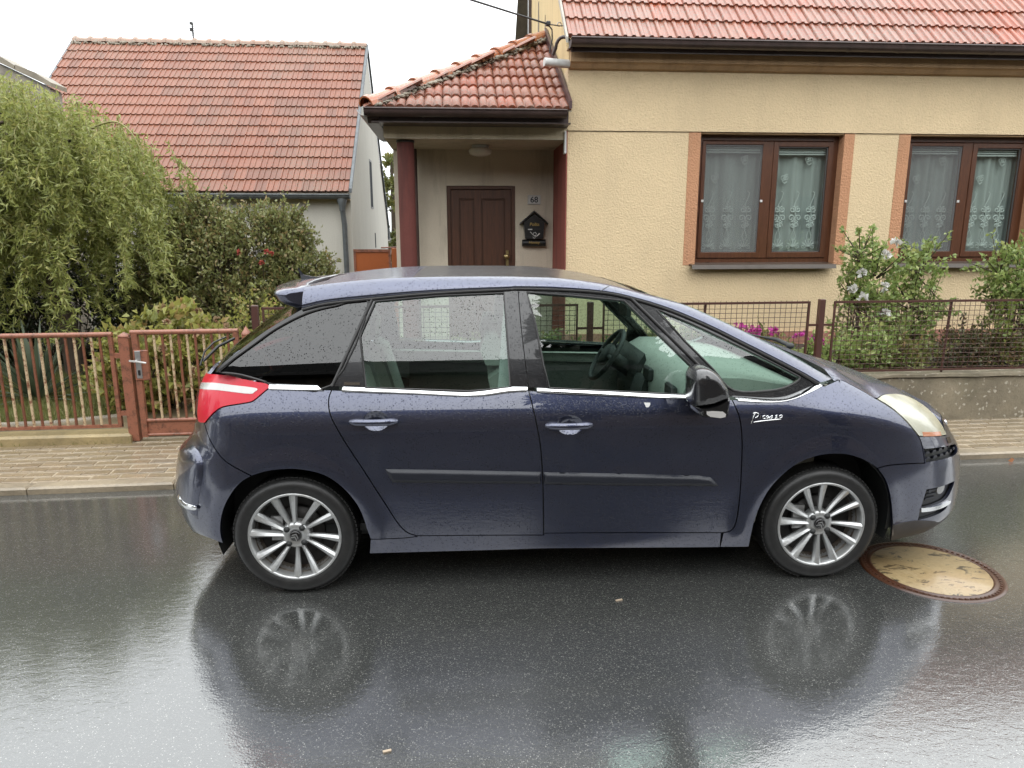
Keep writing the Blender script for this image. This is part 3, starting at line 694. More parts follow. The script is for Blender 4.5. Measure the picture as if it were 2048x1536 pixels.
# letterbox in the shape of a little house
lb = thing('letterbox', 'black house-shaped letterbox with gold lettering and newspaper tube on porch wall', 'letterbox', (1.066, PB-.001, 1.70))
b = MB(); pf = lambda a, c, d: (a, d, c)
b.prism([(-.115, .03), (.115, .03), (.14, .245), (0, .345), (-.14, .245)], pf, -.105, 0); b.build('box', MT['black'], lb)
b = MB(); b.prism([(-.185, .215), (0, .372), (.185, .215), (.185, .232), (0, .392), (-.185, .232)], pf, -.125, 0); b.build('box_roof', MT['black'], lb)
b = MB().tube([(-.155, -.05, -.025), (.155, -.05, -.025)], .045, 16); b.build('newspaper_tube', MT['black'], lb)
text_mesh('Pošta', .058, 'lettering', MT['gold'], lb, (0, -.108, .215), bold=.0012, shear=.15)
text_mesh('Noviny', .05, 'lettering', MT['gold'], lb, (0, -.098, -.018), bold=.001, shear=.15)
b = MB().box((-.085, -.108, .145), (-.025, -.1055, .158)); b.build('name_label', MT['whitep'], lb)
b = MB().box((.0, -.1075, .148), (.095, -.1055, .162)); b.build('slot_flap', mat_simple('dark_flap', (.03, .03, .03), .3, .1, 9), lb)
hp = [(-.055, .12), (-.04, .105), (-.02, .085), (.0, .07), (.02, .075), (.028, .095), (.012, .112), (-.01, .105), (-.016, .085), (.0, .066), (.03, .062), (.055, .085), (.07, .1)]
b = MB().tube([(a, -.107, c) for a, c in hp], [.006, .005]+[.004]*8+[.005, .008, .012], 6); b.tube([(-.02, -.107, .055), (0, -.107, .035), (.02, -.107, .055)], .004, 5)
b.build('post_horn_emblem', MT['whitep'], lb)
# service wire with its clamp and eye bolt on the gable
wr = thing('service_wire', 'black service cable strung in from upper left to the gable of yellow house', 'cable', (0, 0, 0))
pts = [Vector((.208, 7.5, 4.018)).lerp(Vector((1.104, 8.6, 4.107)), t) for t in np.linspace(-6, 1, 30)]
pts = [p+Vector((0, 0, .010*max(0, -t)**2)) for p, t in zip(pts, np.linspace(-6, 1, 30))]
MB().tube(pts, .010, 6).build('cable', MT['wire'], wr)
MB().tube([(1.104, 8.6, 4.107), (1.25, 8.68, 4.11), (1.33, 8.7, 4.12)], .007, 6).tube([(1.255+.022*math.cos(t), 8.72, 4.138+.022*math.sin(t)) for t in np.linspace(0, 6.28, 12)], .005, 5).build('eye_bolt', MT['steel'], wr)
MB().box((1.085, 8.57, 4.085), (1.135, 8.63, 4.135), bev=.01).build('clamp', MT['black'], wr)
MB().tube([(1.11, 8.6, 4.10), (1.155, 8.6, 4.05), (1.16, 8.6, 3.95), (1.135, 8.6, 3.85), (1.13, 8.6, 3.80)], .008, 6).build('drop_lead', MT['wire'], wr)

# ================================================================ neighbour house
NX0, NX1, NY, NB = -7.73, -1.772, 13.0, 19.98
nh = thing('neighbour_house', 'white gabled house with a large orange clay tiled roof behind the willow', 'house')
NE, NR = 2.50, 5.66; NYR = 16.5
NP = math.atan2(NR-NE, NYR-(NY-.12))
def npart(name, mb, mat, parent=None): return mb.build(name, MT[mat] if isinstance(mat, str) else mat, parent or nh)
npart('front_wall', MB().box((NX0+.301, NY, 0), (NX1-.301, NY+.3, 2.42)), 'white')
poly = [(NY, 0), (NB, 0), (NB, 1.9), (NYR, NR-.06), (NY, 2.50)]
for xx, t in ((NX1, -.3), (NX0, .3)): npart('gable_wall', MB().prism(poly, lambda a, c, d: (d, a, c), xx, xx+t), 'white')
npart('eave_board', MB().box((NX0-.05, NY-.05, 2.36), (NX1, NY, 2.40)), 'beam')
rf = npart('roof', MB().prism([(NY-.15, NE-.02), (NYR, NR-.02), (NB+.1, 1.95), (NB+.1, 1.90), (NYR, NR-.09), (NY-.15, NE-.07)], lambda a, c, d: (d, a, c), NX0-.02, NX1-.002), 'mortar')
tl = flat_tile_mesh('roof_tile', .2, .36, .02); tl.materials.append(MT['tile_old'].m)
SL = math.hypot(NYR-NY+.15, NR-NE); nrow = 15; rl = SL/nrow-.004
ncol = 30; NCW = (NX1-NX0-.01)/ncol
# nearest, unhidden tiles first: those the willow hides go into the joined remainder
hid = lambda r, c: (c*.2+NX0 < -5.35 and r < 9) or (c*.2+NX0 < -4.85 and r < 2) or (c*.2+NX0 < -6.3 and r < 11)
lay_tiles(rf, tl, (NX0, NY-.17, NE-.005), NP, (0, ncol), (0, nrow), NCW, rl, limit=300, order=lambda s: (hid(*s), s[0], -s[1]), jit=.006, mat=MT['tile_old'])
# ridge
k = 7
for i in range(20):
    x0 = NX0+(NX1-NX0)*i/20; x1 = NX0+(NX1-NX0)*(i+1)/20+.02; b = MB()
    def rg(x_, r_): return [(x_, NYR+math.cos(math.pi*j/(k-1))*r_, NR+.01+math.sin(math.pi*j/(k-1))*r_) for j in range(k)]
    vs = rg(x0, .095)+rg(x0+.04, .122)+rg(x0+.075, .118)+rg(x0+.085, .1)+rg(x1, .085)
    b.add(vs, [(q*k+j+1, q*k+j, (q+1)*k+j, (q+1)*k+j+1) for q in range(4) for j in range(k-1)]); npart('ridge_tile', b, 'ridge_old', rf)
mo = MB()
for i in range(260): mo.ball((random.uniform(NX0, NX1), NYR-.11+random.uniform(-.03, .02), NR-.02+random.uniform(-.03, .01)), random.uniform(.015, .035), 4)
o = npart('ridge_mortar', mo, 'mortar', rf); o['kind'] = 'stuff'
for xx in (NX0-.03, NX1+.002):
    vb = MB().prism([(NY-.17, NE-.02), (NY-.17, NE+.055), (NYR, NR+.07), (NYR, NR-.04)], lambda a, c, d: (d, a, c), xx, xx+.045); npart('verge_flashing', vb, 'zinc')
vb = MB().prism([(NYR, NR+.07), (NYR, NR+.0), (NB+.15, 1.86), (NB+.15, 1.93)], lambda a, c, d: (d, a, c), NX1+.002, NX1+.045); npart('verge_flashing', vb, 'zinc')
gutter('gutter', NX0-.03, NX1+.02, NY-.20, 2.445, .07, nh, MT['zinc'], [-6, -5, -4.05, -2.95, -2.1])
dp = MB().lathe([(.088, .02), (.09, -.05), (.055, -.17), (.05, -.24)], (-1.90, NY-.16, 2.42), n=14)
dp.tube([(-1.90, NY-.16, 2.22), (-1.895, NY-.13, 2.1), (-1.885, NY-.10, 1.95), (-1.885, NY-.10, .1)], .045, 12)
npart('downpipe', dp, 'zinc')
for yz in ((16.16, 16.5, 2.40, 3.32),):
    wn_ = npart('gable_window', MB().box((NX1-.05, 16.16, 2.36), (NX1-.02, 16.55, 3.32)), 'dark')
b = MB().box((NX1-.02, 16.12, 2.33), (NX1+.012, 16.59, 2.36)).box((NX1-.02, 16.12, 2.36), (NX1+.0045, 16.16, 3.36)).box((NX1-.02, 16.55, 2.36), (NX1+.006, 16.59, 3.36)).box((NX1-.02, 16.16, 3.32), (NX1+.006, 16.55, 3.36))
npart('window_frame', b, mat_simple('grey_frame', (.2, .2, .19), .5, .1, 9), wn_)
npart('window_pane', MB().box((NX1-.02, 16.16, 2.36), (NX1+.003, 16.55, 3.32)), mat_simple('dark_pane', (.03, .035, .04), .7, .1, 9, spec=.05), wn_)
npart('cellar_window', MB().box((NX1-.01, 16.68, 1.47), (NX1+.004, 16.85, 1.80)), mat_simple('dark_pane_low', (.04, .045, .05), .7, .1, 9, spec=.05))
npart('rear_eave_board', MB().box((NX1-.02, NB-.02, 1.62), (NX1+.05, NB+.12, 1.93)), 'zinc')
# antenna on the ridge
an = thing('tv_antenna', 'thin grid tv antenna on a mast above the orange roof ridge', 'antenna', (-5.33, 16.5, NR+.1))
MB().tube([(0, 0, -.1), (0, 0, .33)], .016, 6).build('mast', MT['black'], an)
MB().box((-.05, -.03, .16), (-.005, .03, .22)).box((-.04, -.03, .29), (.01, .03, .33)).build('amplifier', MT['black'], an)
gr = MB()
for zz in np.linspace(.1, .36, 7): gr.tube([(-.14, .06, zz), (.14, .06, zz)], .005, 4)
for xx in np.linspace(-.14, .14, 5): gr.tube([(xx, .06, .1), (xx, .06, .36)], .003, 4)
gr.build('reflector_grid', MT['steel'], an)
# old grey building at the far left
ob = thing('old_grey_barn', 'weathered grey barn wall with sloping coping at the left edge behind willow', 'building')
MB().prism([(-9.5, 0), (-5.55, 0), (-5.55, 3.78), (-6.2, 4.10), (-9.5, 5.6)], lambda a, c, d: (a, d, c), 11.0, 11.3).build('barn_wall', mat_concrete('grey_boards', 'a39a8e', False, .1, 2), ob)
cp = MB()
for i in range(9):
    x0 = -5.5-i*.45; z0 = 3.79+i*.45*.48
    MB().prism([(x0, z0), (x0-.44, z0+.21), (x0-.44, z0+.285), (x0-.2, z0+.19), (x0, z0+.06)], lambda a, c, d: (a, d, c), 10.94, 11.36).build('coping_slab', MT['mortar'], ob)
# orange sheet-metal gate between the houses
og = thing('orange_gate', 'orange sheet-metal gate with rusty frame between the two houses', 'gate', (-1.63, 12.0, 0))
MB().box((.03, -.01, .3), (.565, .012, 1.50)).build('sheet_panel', MT['orangegate'], og)
MB().box((0, -.025, .25), (.035, .025, 1.545)).box((.565, -.025, .25), (.60, .025, 1.545)).box((0, -.026, 1.50), (.60, .026, 1.545)).build('gate_frame', MT['fence'], og)
MB().box((.615, -.04, .2), (.70, .04, 1.565), bev=.01).build('gate_post', MT['orangegate'], og)
MB().tube([(.45, -.02, 1.57), (.72, -.02, 1.575)], .014, 6).build('top_rail', MT['fence'], og)
# ================================================================ left fence and gate
FS = .022
fy = lambda x: 6.025+FS*(x+2.45)
lw = thing('low_fence_wall', 'low mossy concrete kerb wall under the rusty bar fence', 'wall')
b = MB().box((-14, 0, .0), (-2.72, .20, .185), bev=.02); b.v = [(vx, fy(vx)-.06+vy, vz+(.012*math.sin(vx*3) if vz > .1 else 0)) for vx, vy, vz in b.v]
b.build('wall_body', MT['mosskerb'], lw)
fence = thing('bar_fence', 'rusty red iron fence of alternating cream and brown bars on low wall', 'fence')
x0, x1 = -6.2, -2.80; zt, zb = 1.005, .232
def along(b): b.v = [(vx, vy+fy(vx), vz) for vx, vy, vz in b.v]; return b
along(MB().tube([(x0, 0, zt), (x1, 0, zt)], .021, 10)).build('top_rail', MT['fence'], fence)
along(MB().box((x0, -.015, zb-.012), (x1, .015, zb+.012))).build('bottom_rail', MT['fence'], fence)
along(MB().box((x1-.03, -.016, zb), (x1, .016, zt-.01))).build('end_upright', MT['fence'], fence)
i = 0; xx = x1-.10
while xx > -6.15:
    ln = .0 if i % 2 == 0 else .0
    b = along(MB().box((xx-.0085, -.007, zb+.01), (xx+.0085, .007, zt-.015)))
    b.build('bar', MT['bar_rust'] if i % 2 == 0 else MT['bar_cream'], fence); xx -= .0665; i += 1
for zz in (.83, .34): along(MB().box((x1-.001, -.012, zz-.02), (x1+.07, .012, zz+.02))).build('hinge_strap', MT['fence'], fence)
gate = thing('bar_gate', 'rusty red garden gate with a lever handle behind the car boot', 'gate')
b = along(MB().box((-2.745, -.035, .10), (-2.665, .035, .985), bev=.006)); b.build('gate_post', MT['fence'], gate)
along(MB().lathe([(.055, 0), (.055, .012), (0, .04)], (-2.705, 0, .985), n=4)).build('post_cap', MT['fence'], gate)
gx0, gx1 = -2.645, -1.80
along(MB().tube([(gx0-.01, 0, 1.018), (gx1, 0, 1.018)], .021, 10)).build('top_rail', MT['fence'], gate)
along(MB().box((gx0, -.02, .13), (gx0+.045, .02, 1.01))).build('lock_upright', MT['fence'], gate)
along(MB().box((gx1-.04, -.018, .13), (gx1, .018, 1.01))).build('hinge_upright', MT['fence'], gate)
along(MB().tube([(gx0, 0, .27), (gx1, 0, .27)], .017, 8)).build('middle_rail', MT['fence'], gate)
along(MB().tube([(gx0, 0, .145), (gx1, 0, .145)], .015, 8)).build('bottom_rail', MT['fence'], gate)
along(MB().box((gx0+.045, -.004, .15), (gx1-.04, .004, .27))).build('kick_plate', MT['fence'], gate)
for i in range(11):
    xx = gx0+.105+i*.0655
    along(MB().box((xx-.0085, -.007, .275), (xx+.0085, .007, 1.008))).build('bar', MT['bar_rust'] if i % 2 == 0 else MT['bar_cream'], gate)
lk = along(MB().box((gx0+.005, -.032, .62), (gx0+.115, -.005, .875), bev=.006)).build('lock_case', MT['fence'], gate)
along(MB().box((gx0+.02, -.037, .64), (gx0+.062, -.0325, .87), bev=.003)).build('handle_plate', MT['steel'], lk)
along(MB().tube([(gx0+.03, -.035, .79), (gx0+.03, -.075, .79), (gx0-.01, -.078, .797), (gx0+.12, -.078, .775)], .0075, 7)).build('lever_handle', MT['whitep'], lk)
along(MB().box((gx0+.032, -.04, .665), (gx0+.05, -.0365, .71), bev=.004)).build('keyhole', MT['black'], lk)
pp = thing('finial_post', 'rusty red fence post with a pointed cap behind the car rear window', 'post', (-1.735, fy(-1.735), 0))
MB().box((-.03, -.03, 0), (.03, .03, .985), bev=.004).build('post', MT['fence'], pp)
MB().lathe([(.045, 0), (.045, .015), (.02, .045), (0, .075)], (0, 0, .985), n=4).build('cap', MT['fence'], pp)
# ================================================================ right fence: mesh panels on a concrete wall
F2 = .012
f2y = lambda x: 6.14+F2*(x-4)
cw = thing('concrete_fence_wall', 'weathered concrete fence wall with pale lichen spots right of the car', 'wall')
b = MB().box((-1.75, -.05, .0), (24, .16, .505), bev=.015); b.v = [(vx, vy+f2y(vx), vz) for vx, vy, vz in b.v]; b.build('wall_body', MT['plinthwall'], cw)
n = 60; vs = []
for i in range(n+1):
    xx = -1.75+15.75*i/n
    for (dy, dz) in ((-.075+random.uniform(-.006, .006), .505+random.uniform(-.006, .004)), (-.072, .53+random.uniform(-.006, .006)), (.19, .535), (.19, .505)): vs.append((xx, f2y(xx)+dy, dz))
b = MB().add(vs, [(4*i+j, 4*i+4+j, 4*i+4+(j+1) % 4, 4*i+(j+1) % 4) for i in range(n) for j in range(4)]); b.build('coping', MT['plinthwall'], cw)
fr_ = thing('mesh_fence', 'brown wire mesh fence with angle-iron posts on the concrete wall', 'fence')
def al2(b): b.v = [(vx, vy+f2y(vx), vz) for vx, vy, vz in b.v]; return b
Z0, Z1 = .555, 1.205
panels = [(-1.6, -1.04), (-.82, 1.07), (1.29, 3.175), (3.40, 6.6)]
for (a, c) in panels:
    fm = MB().box((a, -.012, Z1-.016), (c, .004, Z1+.004)).box((a, -.012, Z0), (c, .004, Z0+.018)).box((a, -.0115, Z0), (a+.016, .0035, Z1)).box((c-.016, -.0115, Z0), (c, .0035, Z1))
    fo = al2(fm).build('panel_frame', MT['fence2'], fr_)
    wm = MB(); xs = np.arange(a+.05, c-.01, .0505); zs = np.arange(Z0+.03, Z1-.01, .0435)
    for q in xs:
        wm.tube([(q+random.uniform(-.004, .004), .004, Z0+.01), (q+random.uniform(-.006, .006), .006, (Z0+Z1)/2), (q, .004, Z1+.012)], .0026, 4, cap=False)
    for q in zs:
        m_ = [(t, .009 if j % 2 else .001, q+random.uniform(-.003, .003)) for j, t in enumerate(np.linspace(a, c, max(3, int((c-a)/.4))))]
        wm.tube(m_, .0026, 4, cap=False)
    o = al2(wm).build('wire_mesh', MT['fence2'], fo); o['kind'] = 'stuff'
for xx, w_ in ((-1.66, .05), (-.93, .05), (1.18, .05), (3.287, .05), (6.7, .05)):
    al2(MB().box((xx-w_/2, -.02, .50), (xx+w_/2, .03, Z1+.02), bev=.004)).build('fence_post', MT['fence2'], fr_)
    for s in (-1, 1):
        al2(MB().box((xx+s*w_/2-(0 if s > 0 else .09), -.008, .985), (xx+s*w_/2+(.09 if s > 0 else 0), .004, 1.005))).build('panel_clip', MT['fence2'], fr_)
for xx in (.1, 2.2, 4.52, 5.42): al2(MB().tube([(xx, .02, .50), (xx+.02, .02, Z1)], .011, 6)).build('brace_bar', MT['fence2'], fr_)
# ================================================================ manhole
mh = thing('manhole_cover', 'round pale cast manhole cover with rusty rim by the front wheel', 'manhole cover', (2.575, 3.40, 0))
def mat_manhole():
    m = M('ochre_cover'); p = m.co(); n = m.noise(9, 6, .7, m.scale(p, (1, 2.2, 1)), .8); n2 = m.noise(60, 4, .6)
    g = m.mix(m.rng(n2, .3, .7), (.33, .24, .12), (.42, .32, .17)); g = m.mix(m.rng(n, .555, .60, 0, .9), g, (.018, .017, .014))
    g = m.mix(m.rng(m.noise(2.5, 4, .6), .45, .7, 0, .5), g, (.36, .22, .09))
    m.set(Base_Color=g, Roughness=.4, Coat_Weight=.4, Coat_Roughness=.14); m.bump(n2, .002, .6); return m
MB().lathe([(0, .009), (.288, .0082), (.292, .004)], (0, 0, 0), n=64).build('cover', mat_manhole(), mh)
rim_m = mat_rust('rusty_rim', '4c2c1c', (.06, .028, .016), (.35, .75), .35, 20)
MB().lathe([(.292, .006), (.296, .0085), (.304, .0085), (.308, .005), (.333, .005), (.337, .008), (.349, .0075), (.355, .001)], (0, 0, 0), n=72).build('rim', rim_m, mh)
nt_ = MB()
for i in range(72):
    t = i*2*math.pi/72; c, s = math.cos(t), math.sin(t)
    nt_.box((.319, -.007, .004), (.331, .007, .009)); 
    for q in range(len(nt_.v)-8, len(nt_.v)):
        vx, vy, vz = nt_.v[q]; nt_.v[q] = (vx*c-vy*s, vx*s+vy*c, vz)
nt_.build('rim_teeth', rim_m, mh)
# ================================================================ across the street (seen mirrored in the car and the wet road)
OY = -5.6
m_opw = mat_stucco('brown_render', '7d7163', .003, 40); m_opr = mat_simple('dark_roof', (.035, .033, .033), .6, .3, 6); m_ope = mat_simple('dark_tile_edge', (.02, .02, .02), .6, .3, 6); m_opp = mat_simple('opp_pane', (.03, .035, .04), .08, .1, 5)
for (nm, lb_, a0, a1) in (('opposite_house', 'brown rendered house with dark tiled roof across the street, mirrored in car windows', -16, 6.5), ('opposite_house', 'added row house across the street, right of the tall dark tree, darkens the nose reflection', 8.2, 34), ('opposite_house', 'added row house across the street, far left behind the camera, darkens the tail reflection', -46, -18)):  # the two outer row houses are added to darken bumper reflections
    oh = thing(nm, lb_, 'house', group='houses across the street')
    MB().box((a0, OY-8, 0), (a1, OY, 4.9)).build('wall', m_opw, oh)
    orf = MB().prism([(OY+.4, 4.85), (OY-4, 7.35), (OY-8.4, 4.85), (OY-8.4, 4.7), (OY+.4, 4.7)], lambda a, c, d: (d, a, c), a0-.4, a1+.4).build('roof', m_opr, oh)
    for i in range(15):
        t = i/15; MB().box((a0-.4, OY+.4-4.4*t-.02, 4.87+2.5*t), (a1+.4, OY+.4-4.4*t+.02, 4.93+2.5*t)).build('tile_course', m_ope, orf)
    for xx in np.arange(a0+3.5, a1-1, 3.5):
        w_ = MB().box((xx-.55, OY-.02, 1.5), (xx+.55, OY+.02, 2.9)).build('window', m_opp, oh)
        MB().box((xx-.62, OY-.01, 1.42), (xx+.62, OY+.05, 1.5)).box((xx-.03, OY, 1.5), (xx+.03, OY+.04, 2.9)).build('window_frame', MT['whitep'], w_)
g = MB(); g.add([(-60, OY, .10), (60, OY, .10), (60, -3.2, .08), (-60, -3.2, .08)], [(0, 1, 2, 3)]); g.add([(-60, -3.2, .08), (60, -3.2, .08), (60, -3.2, -.02), (-60, -3.2, -.02)], [(0, 1, 2, 3)]); tag(g.build('opposite_pavement', mat_simple('grey_paving', (.11, .105, .10), .6, .2, 3)), kind='structure')

# ================================================================ the car
def mat_paint(beaded=False):
    m = M('rain_beaded_paint' if beaded else 'indigo_metallic_paint'); p = m.geo(); fl = m.noise(900, 2, .5, p)
    grime = m.noise(1.6, 5, .6, p)
    g = m.mix(m.rng(fl, .3, .7), (.032, .038, .074), (.048, .056, .100)); g = m.mix(m.rng(grime, .55, .8, 0, .25), g, (.05, .05, .06))
    # street dirt climbs from the sills
    sp = m.n('ShaderNodeSeparateXYZ'); m.l(p, sp.inputs[0])
    low = m.math('MULTIPLY', m.rng(sp.outputs['Z'], .45, .2), m.rng(m.noise(9, 5, .7, m.scale(p, (1, 1, .35))), .4, .8, 0, .3)); g = m.mix(low, g, (.05, .05, .05))
    m.set(Base_Color=g, Metallic=.9, Roughness=.30, Coat_IOR=1.76, Coat_Roughness=.015)
    nb = drop_normal(m, p, .003 if beaded else .0004, 100 if beaded else 120, .6 if beaded else .36); m.l(nb, m.b.inputs['Coat Normal'])
    if beaded: m.set(Coat_Roughness=.2, Roughness=.45)
    m.l(m.math('MULTIPLY_ADD', m.drops, -.6, 1), m.b.inputs['Coat Weight']); g2 = m.mix(m.math('MULTIPLY', m.drops, .6), g, (.012, .013, .02)); m.l(g2, m.b.inputs['Base Color'])  # dark look of rain beads painted into base colour and coat
    return m
MT['paint'] = mat_paint(); MT['beaded'] = mat_paint(True)
MT['gloss'] = mat_simple('gloss_black_trim', (.008, .008, .009), .12, .1, 20, coat=.5)
m = M('wet_gloss_black'); m.set(Base_Color=(.008, .008, .010), Roughness=.25, Coat_Weight=1, Coat_Roughness=.02); m.l(drop_normal(m, m.geo(), .0004, 120, .36), m.b.inputs['Coat Normal']); m.l(m.math('MULTIPLY_ADD', m.drops, -.8, 1), m.b.inputs['Coat Weight']); MT['wetblack'] = m
m = M('rain_covered_roof_glass'); m.set(Base_Color=(.02, .02, .022), Roughness=.35, Coat_Weight=1, Coat_Roughness=.22); m.l(drop_normal(m, m.geo(), .003, 90, .6), m.b.inputs['Coat Normal']); MT['wetroof'] = m
MT['seal'] = mat_simple('rubber_seal', (.035, .034, .034), .45, .15, 20)
m = M('textured_plastic'); pp_ = m.geo(); m.set(Base_Color=(.014, .016, .024), Roughness=.42, Specular_IOR_Level=.35, Coat_Weight=.15, Coat_Roughness=.15); m.bump(m.noise(420, 2, .6, pp_), .0008, .8); MT['strip'] = m
MT['cglass'] = mat_glass('car_window_glass', (.74, .90, .84), .92, 1.62, .0, True, .10)
MT['pglass'] = mat_glass('privacy_glass', (.5, .55, .55), .12, 1.62, .0, True, .075)
MT['wglass'] = mat_glass('windscreen_glass', (.75, .9, .84), .86, 1.62, .0, True, .12)
MT['cabin'] = mat_simple('beige_cabin', (.42, .43, .39), .7, .08, 8)
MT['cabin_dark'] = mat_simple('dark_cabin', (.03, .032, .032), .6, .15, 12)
MT['cabin_mid'] = mat_simple('grey_cabin', (.17, .17, .16), .7, .1, 10)
MT['liner'] = mat_simple('headliner', (.42, .43, .41), .9, .05, 8)
m = M('red_lamp_lens'); m.set(Base_Color=(.62, .008, .03), Roughness=.3, Specular_IOR_Level=.2, Coat_Weight=.35, Coat_Roughness=.03, Emission_Color=(0, 0, 0), Subsurface_Weight=.25, Subsurface_Radius=(.05, .01, .01))
vv = m.voro(160, m.geo(), rnd=.1); m.bump(vv, .0009, .4); MT['redlens'] = m
m = M('white_lamp_lens'); m.set(Base_Color=(.62, .60, .58), Roughness=.2, Coat_Weight=1, Coat_Roughness=.03); st = m.n('ShaderNodeTexWave'); st.inputs['Scale'].default_value = 60; m.l(m.geo(), st.inputs['Vector']); m.bump(st.outputs['Fac'], .0012, .5); MT['whitelens'] = m
m = M('cloudy_headlamp'); hz = m.noise(4, 4, .6, m.geo()); fz = m.noise(60, 3, .6, m.geo())
m.set(Base_Color=m.mix(m.rng(hz, .35, .65), (.62, .60, .42), (.74, .73, .60)), Roughness=.22, Coat_Weight=.8, Coat_Roughness=.06); m.bump(fz, .0006, .4)
tr_ = m.n('ShaderNodeBsdfTransparent'); tr_.inputs[0].default_value = (.93, .93, .88, 1); mx_ = m.n('ShaderNodeMixShader'); m.l(m.rng(hz, .3, .7, .55, .82), mx_.inputs[0]); m.l(tr_.outputs[0], mx_.inputs[1]); m.l(m.b.outputs[0], mx_.inputs[2]); m.l(mx_.outputs[0], m.out.inputs['Surface']); MT['headlens'] = m
m = M('lamp_reflector'); m.set(Base_Color=(.72, .72, .68), Metallic=.85, Roughness=.22); MT['reflector'] = m
m = M('tyre_rubber'); n_ = m.noise(26, 4, .6); m.set(Base_Color=m.mix(m.rng(n_, .35, .7), (.007, .007, .007), (.019, .0185, .018)), Roughness=.5, Coat_Weight=.12, Coat_Roughness=.25); m.bump(m.noise(240, 2, .5), .0006, .5); MT['tyre'] = m
m = M('silver_alloy'); n_ = m.noise(11, 5, .65); m.set(Base_Color=m.mix(m.rng(n_, .45, .75, 0, .7), (.44, .45, .45), (.24, .225, .20)), Metallic=.65, Roughness=.32, Coat_Weight=.5, Coat_Roughness=.08); MT['alloy'] = m
m = M('brake_dusted_barrel'); n_ = m.noise(14, 5, .7); m.set(Base_Color=m.mix(m.rng(n_, .4, .65), (.30, .27, .23), (.075, .045, .03)), Metallic=.3, Roughness=.5); MT['barrel'] = m

def _ip(z,zs,vs):
    # smooth (Catmull-like pchip-ish) interpolation of a profile
    zs=np.array(zs,float);vs=np.array(vs,float)
    z=np.asarray(z,float)
    m=np.gradient(vs,zs)
    i=np.clip(np.searchsorted(zs,z)-1,0,len(zs)-2)
    h=zs[i+1]-zs[i];t=np.clip((z-zs[i])/h,0,1)
    return (2*t**3-3*t**2+1)*vs[i]+(t**3-2*t**2+t)*h*m[i]+(-2*t**3+3*t**2)*vs[i+1]+(t**3-t**2)*h*m[i+1]
XSF,XSR=2.62,0.05
ZN=[.16,.25,.32,.42,.52,.62,.72,.80,.88,.96,1.04,1.12]
XN=[3.68, 3.803, 3.814, 3.814, 3.802, 3.775, 3.702, 3.645, 3.548, 3.406, 3.19, 2.974]
ZT=[.18,.28,.40,.52,.62,.70,.76,.85,.95,1.05,1.12]
XT=[-.643,-.736,-.762,-.752,-.734,-.699,-.653,-.624,-.608,-.574,-.522]
ZW=[.14,.20,.26,.31,.38,.46,.56,.68,.80,.86,.91,.95,.99,1.03,1.07,1.12]
WW=[.820,.846,.860,.866,.872,.878,.885,.886,.885,.882,.876,.866,.851,.834,.816,.795]
def Fcar(u,z):
    """near-side body skin: u runs along the car and wraps round nose and tail, z is height; returns x,y,z (y<0 near side)"""
    u=np.asarray(u,float);z=np.asarray(z,float)
    b=_ip(z,ZW,WW)
    # fender top rolls over towards the bonnet in front of the windscreen pillar
    k=np.clip((u-2.45)/.35,0,1);k=k*k*(3-2*k)
    zt=np.interp(u,[2.3,2.62,2.86,3.1,3.3,3.5,4.2],[1.15,1.12,1.09,1.045,.98,.93,.93])
    d=np.clip((z-(zt-.24))/.24,0,1.15)
    b=b-k*.075*d**2.3
    # wheel-arch flares
    for wx,wz,ra in ((0.,.31,.40),(2.728,.31,.41)):
        r=np.hypot(u-wx,z-wz)
        b=b+.012*np.exp(-((r-ra)/.06)**2)*np.clip((z-.2)/.1,0,1)
    # door skin waist: gently hollow between shoulder and rubbing strip
    b=b-.006*np.exp(-((z-.66)/.09)**2)*np.clip((u-.45)/.3,0,1)*np.clip((2.3-u)/.3,0,1)
    x=u.copy()*np.ones_like(b);y=b.copy()*np.ones_like(x);b=b*np.ones_like(x);z=z*np.ones_like(x)
    f=u*np.ones_like(x)>XSF
    n=2.7
    a=_ip(z,ZN,XN)-XSF
    th=np.clip((u-XSF)/.98,0,np.pi/2)*np.ones_like(x)
    r=(np.abs(np.cos(th)/b)**n+np.abs(np.sin(th)/a)**n)**(-1/n)
    x=np.where(f,XSF+r*np.sin(th),x);y=np.where(f,r*np.cos(th),y)
    g=u*np.ones_like(x)<XSR
    n=2.9
    a=XSR-_ip(z,ZT,XT)
    th=np.clip((XSR-u)/.86,0,np.pi/2)*np.ones_like(x)
    r=(np.abs(np.cos(th)/b)**n+np.abs(np.sin(th)/a)**n)**(-1/n)
    x=np.where(g,XSR-r*np.sin(th),x);y=np.where(g,r*np.cos(th),y)
    return np.stack([x,-y,z],-1)
ZG=[.95,1.05,1.15,1.25,1.35,1.45,1.55,1.62]
WG=[.855,.825,.796,.764,.730,.694,.656,.628]
def Gcar(x,z):
    """near-side greenhouse plane (side windows, pillars)"""
    x=np.asarray(x,float);z=np.asarray(z,float)
    b=_ip(z,ZG,WG)
    # plan taper to the tail and to the windscreen corner
    tr=np.clip((.35-x)/.95,0,1); tf=np.clip((x-1.5)/1.3,0,1)
    b=b-.085*tr**2-.045*tf**2
    return np.stack([x*np.ones_like(b),-b,z*np.ones_like(b)],-1)

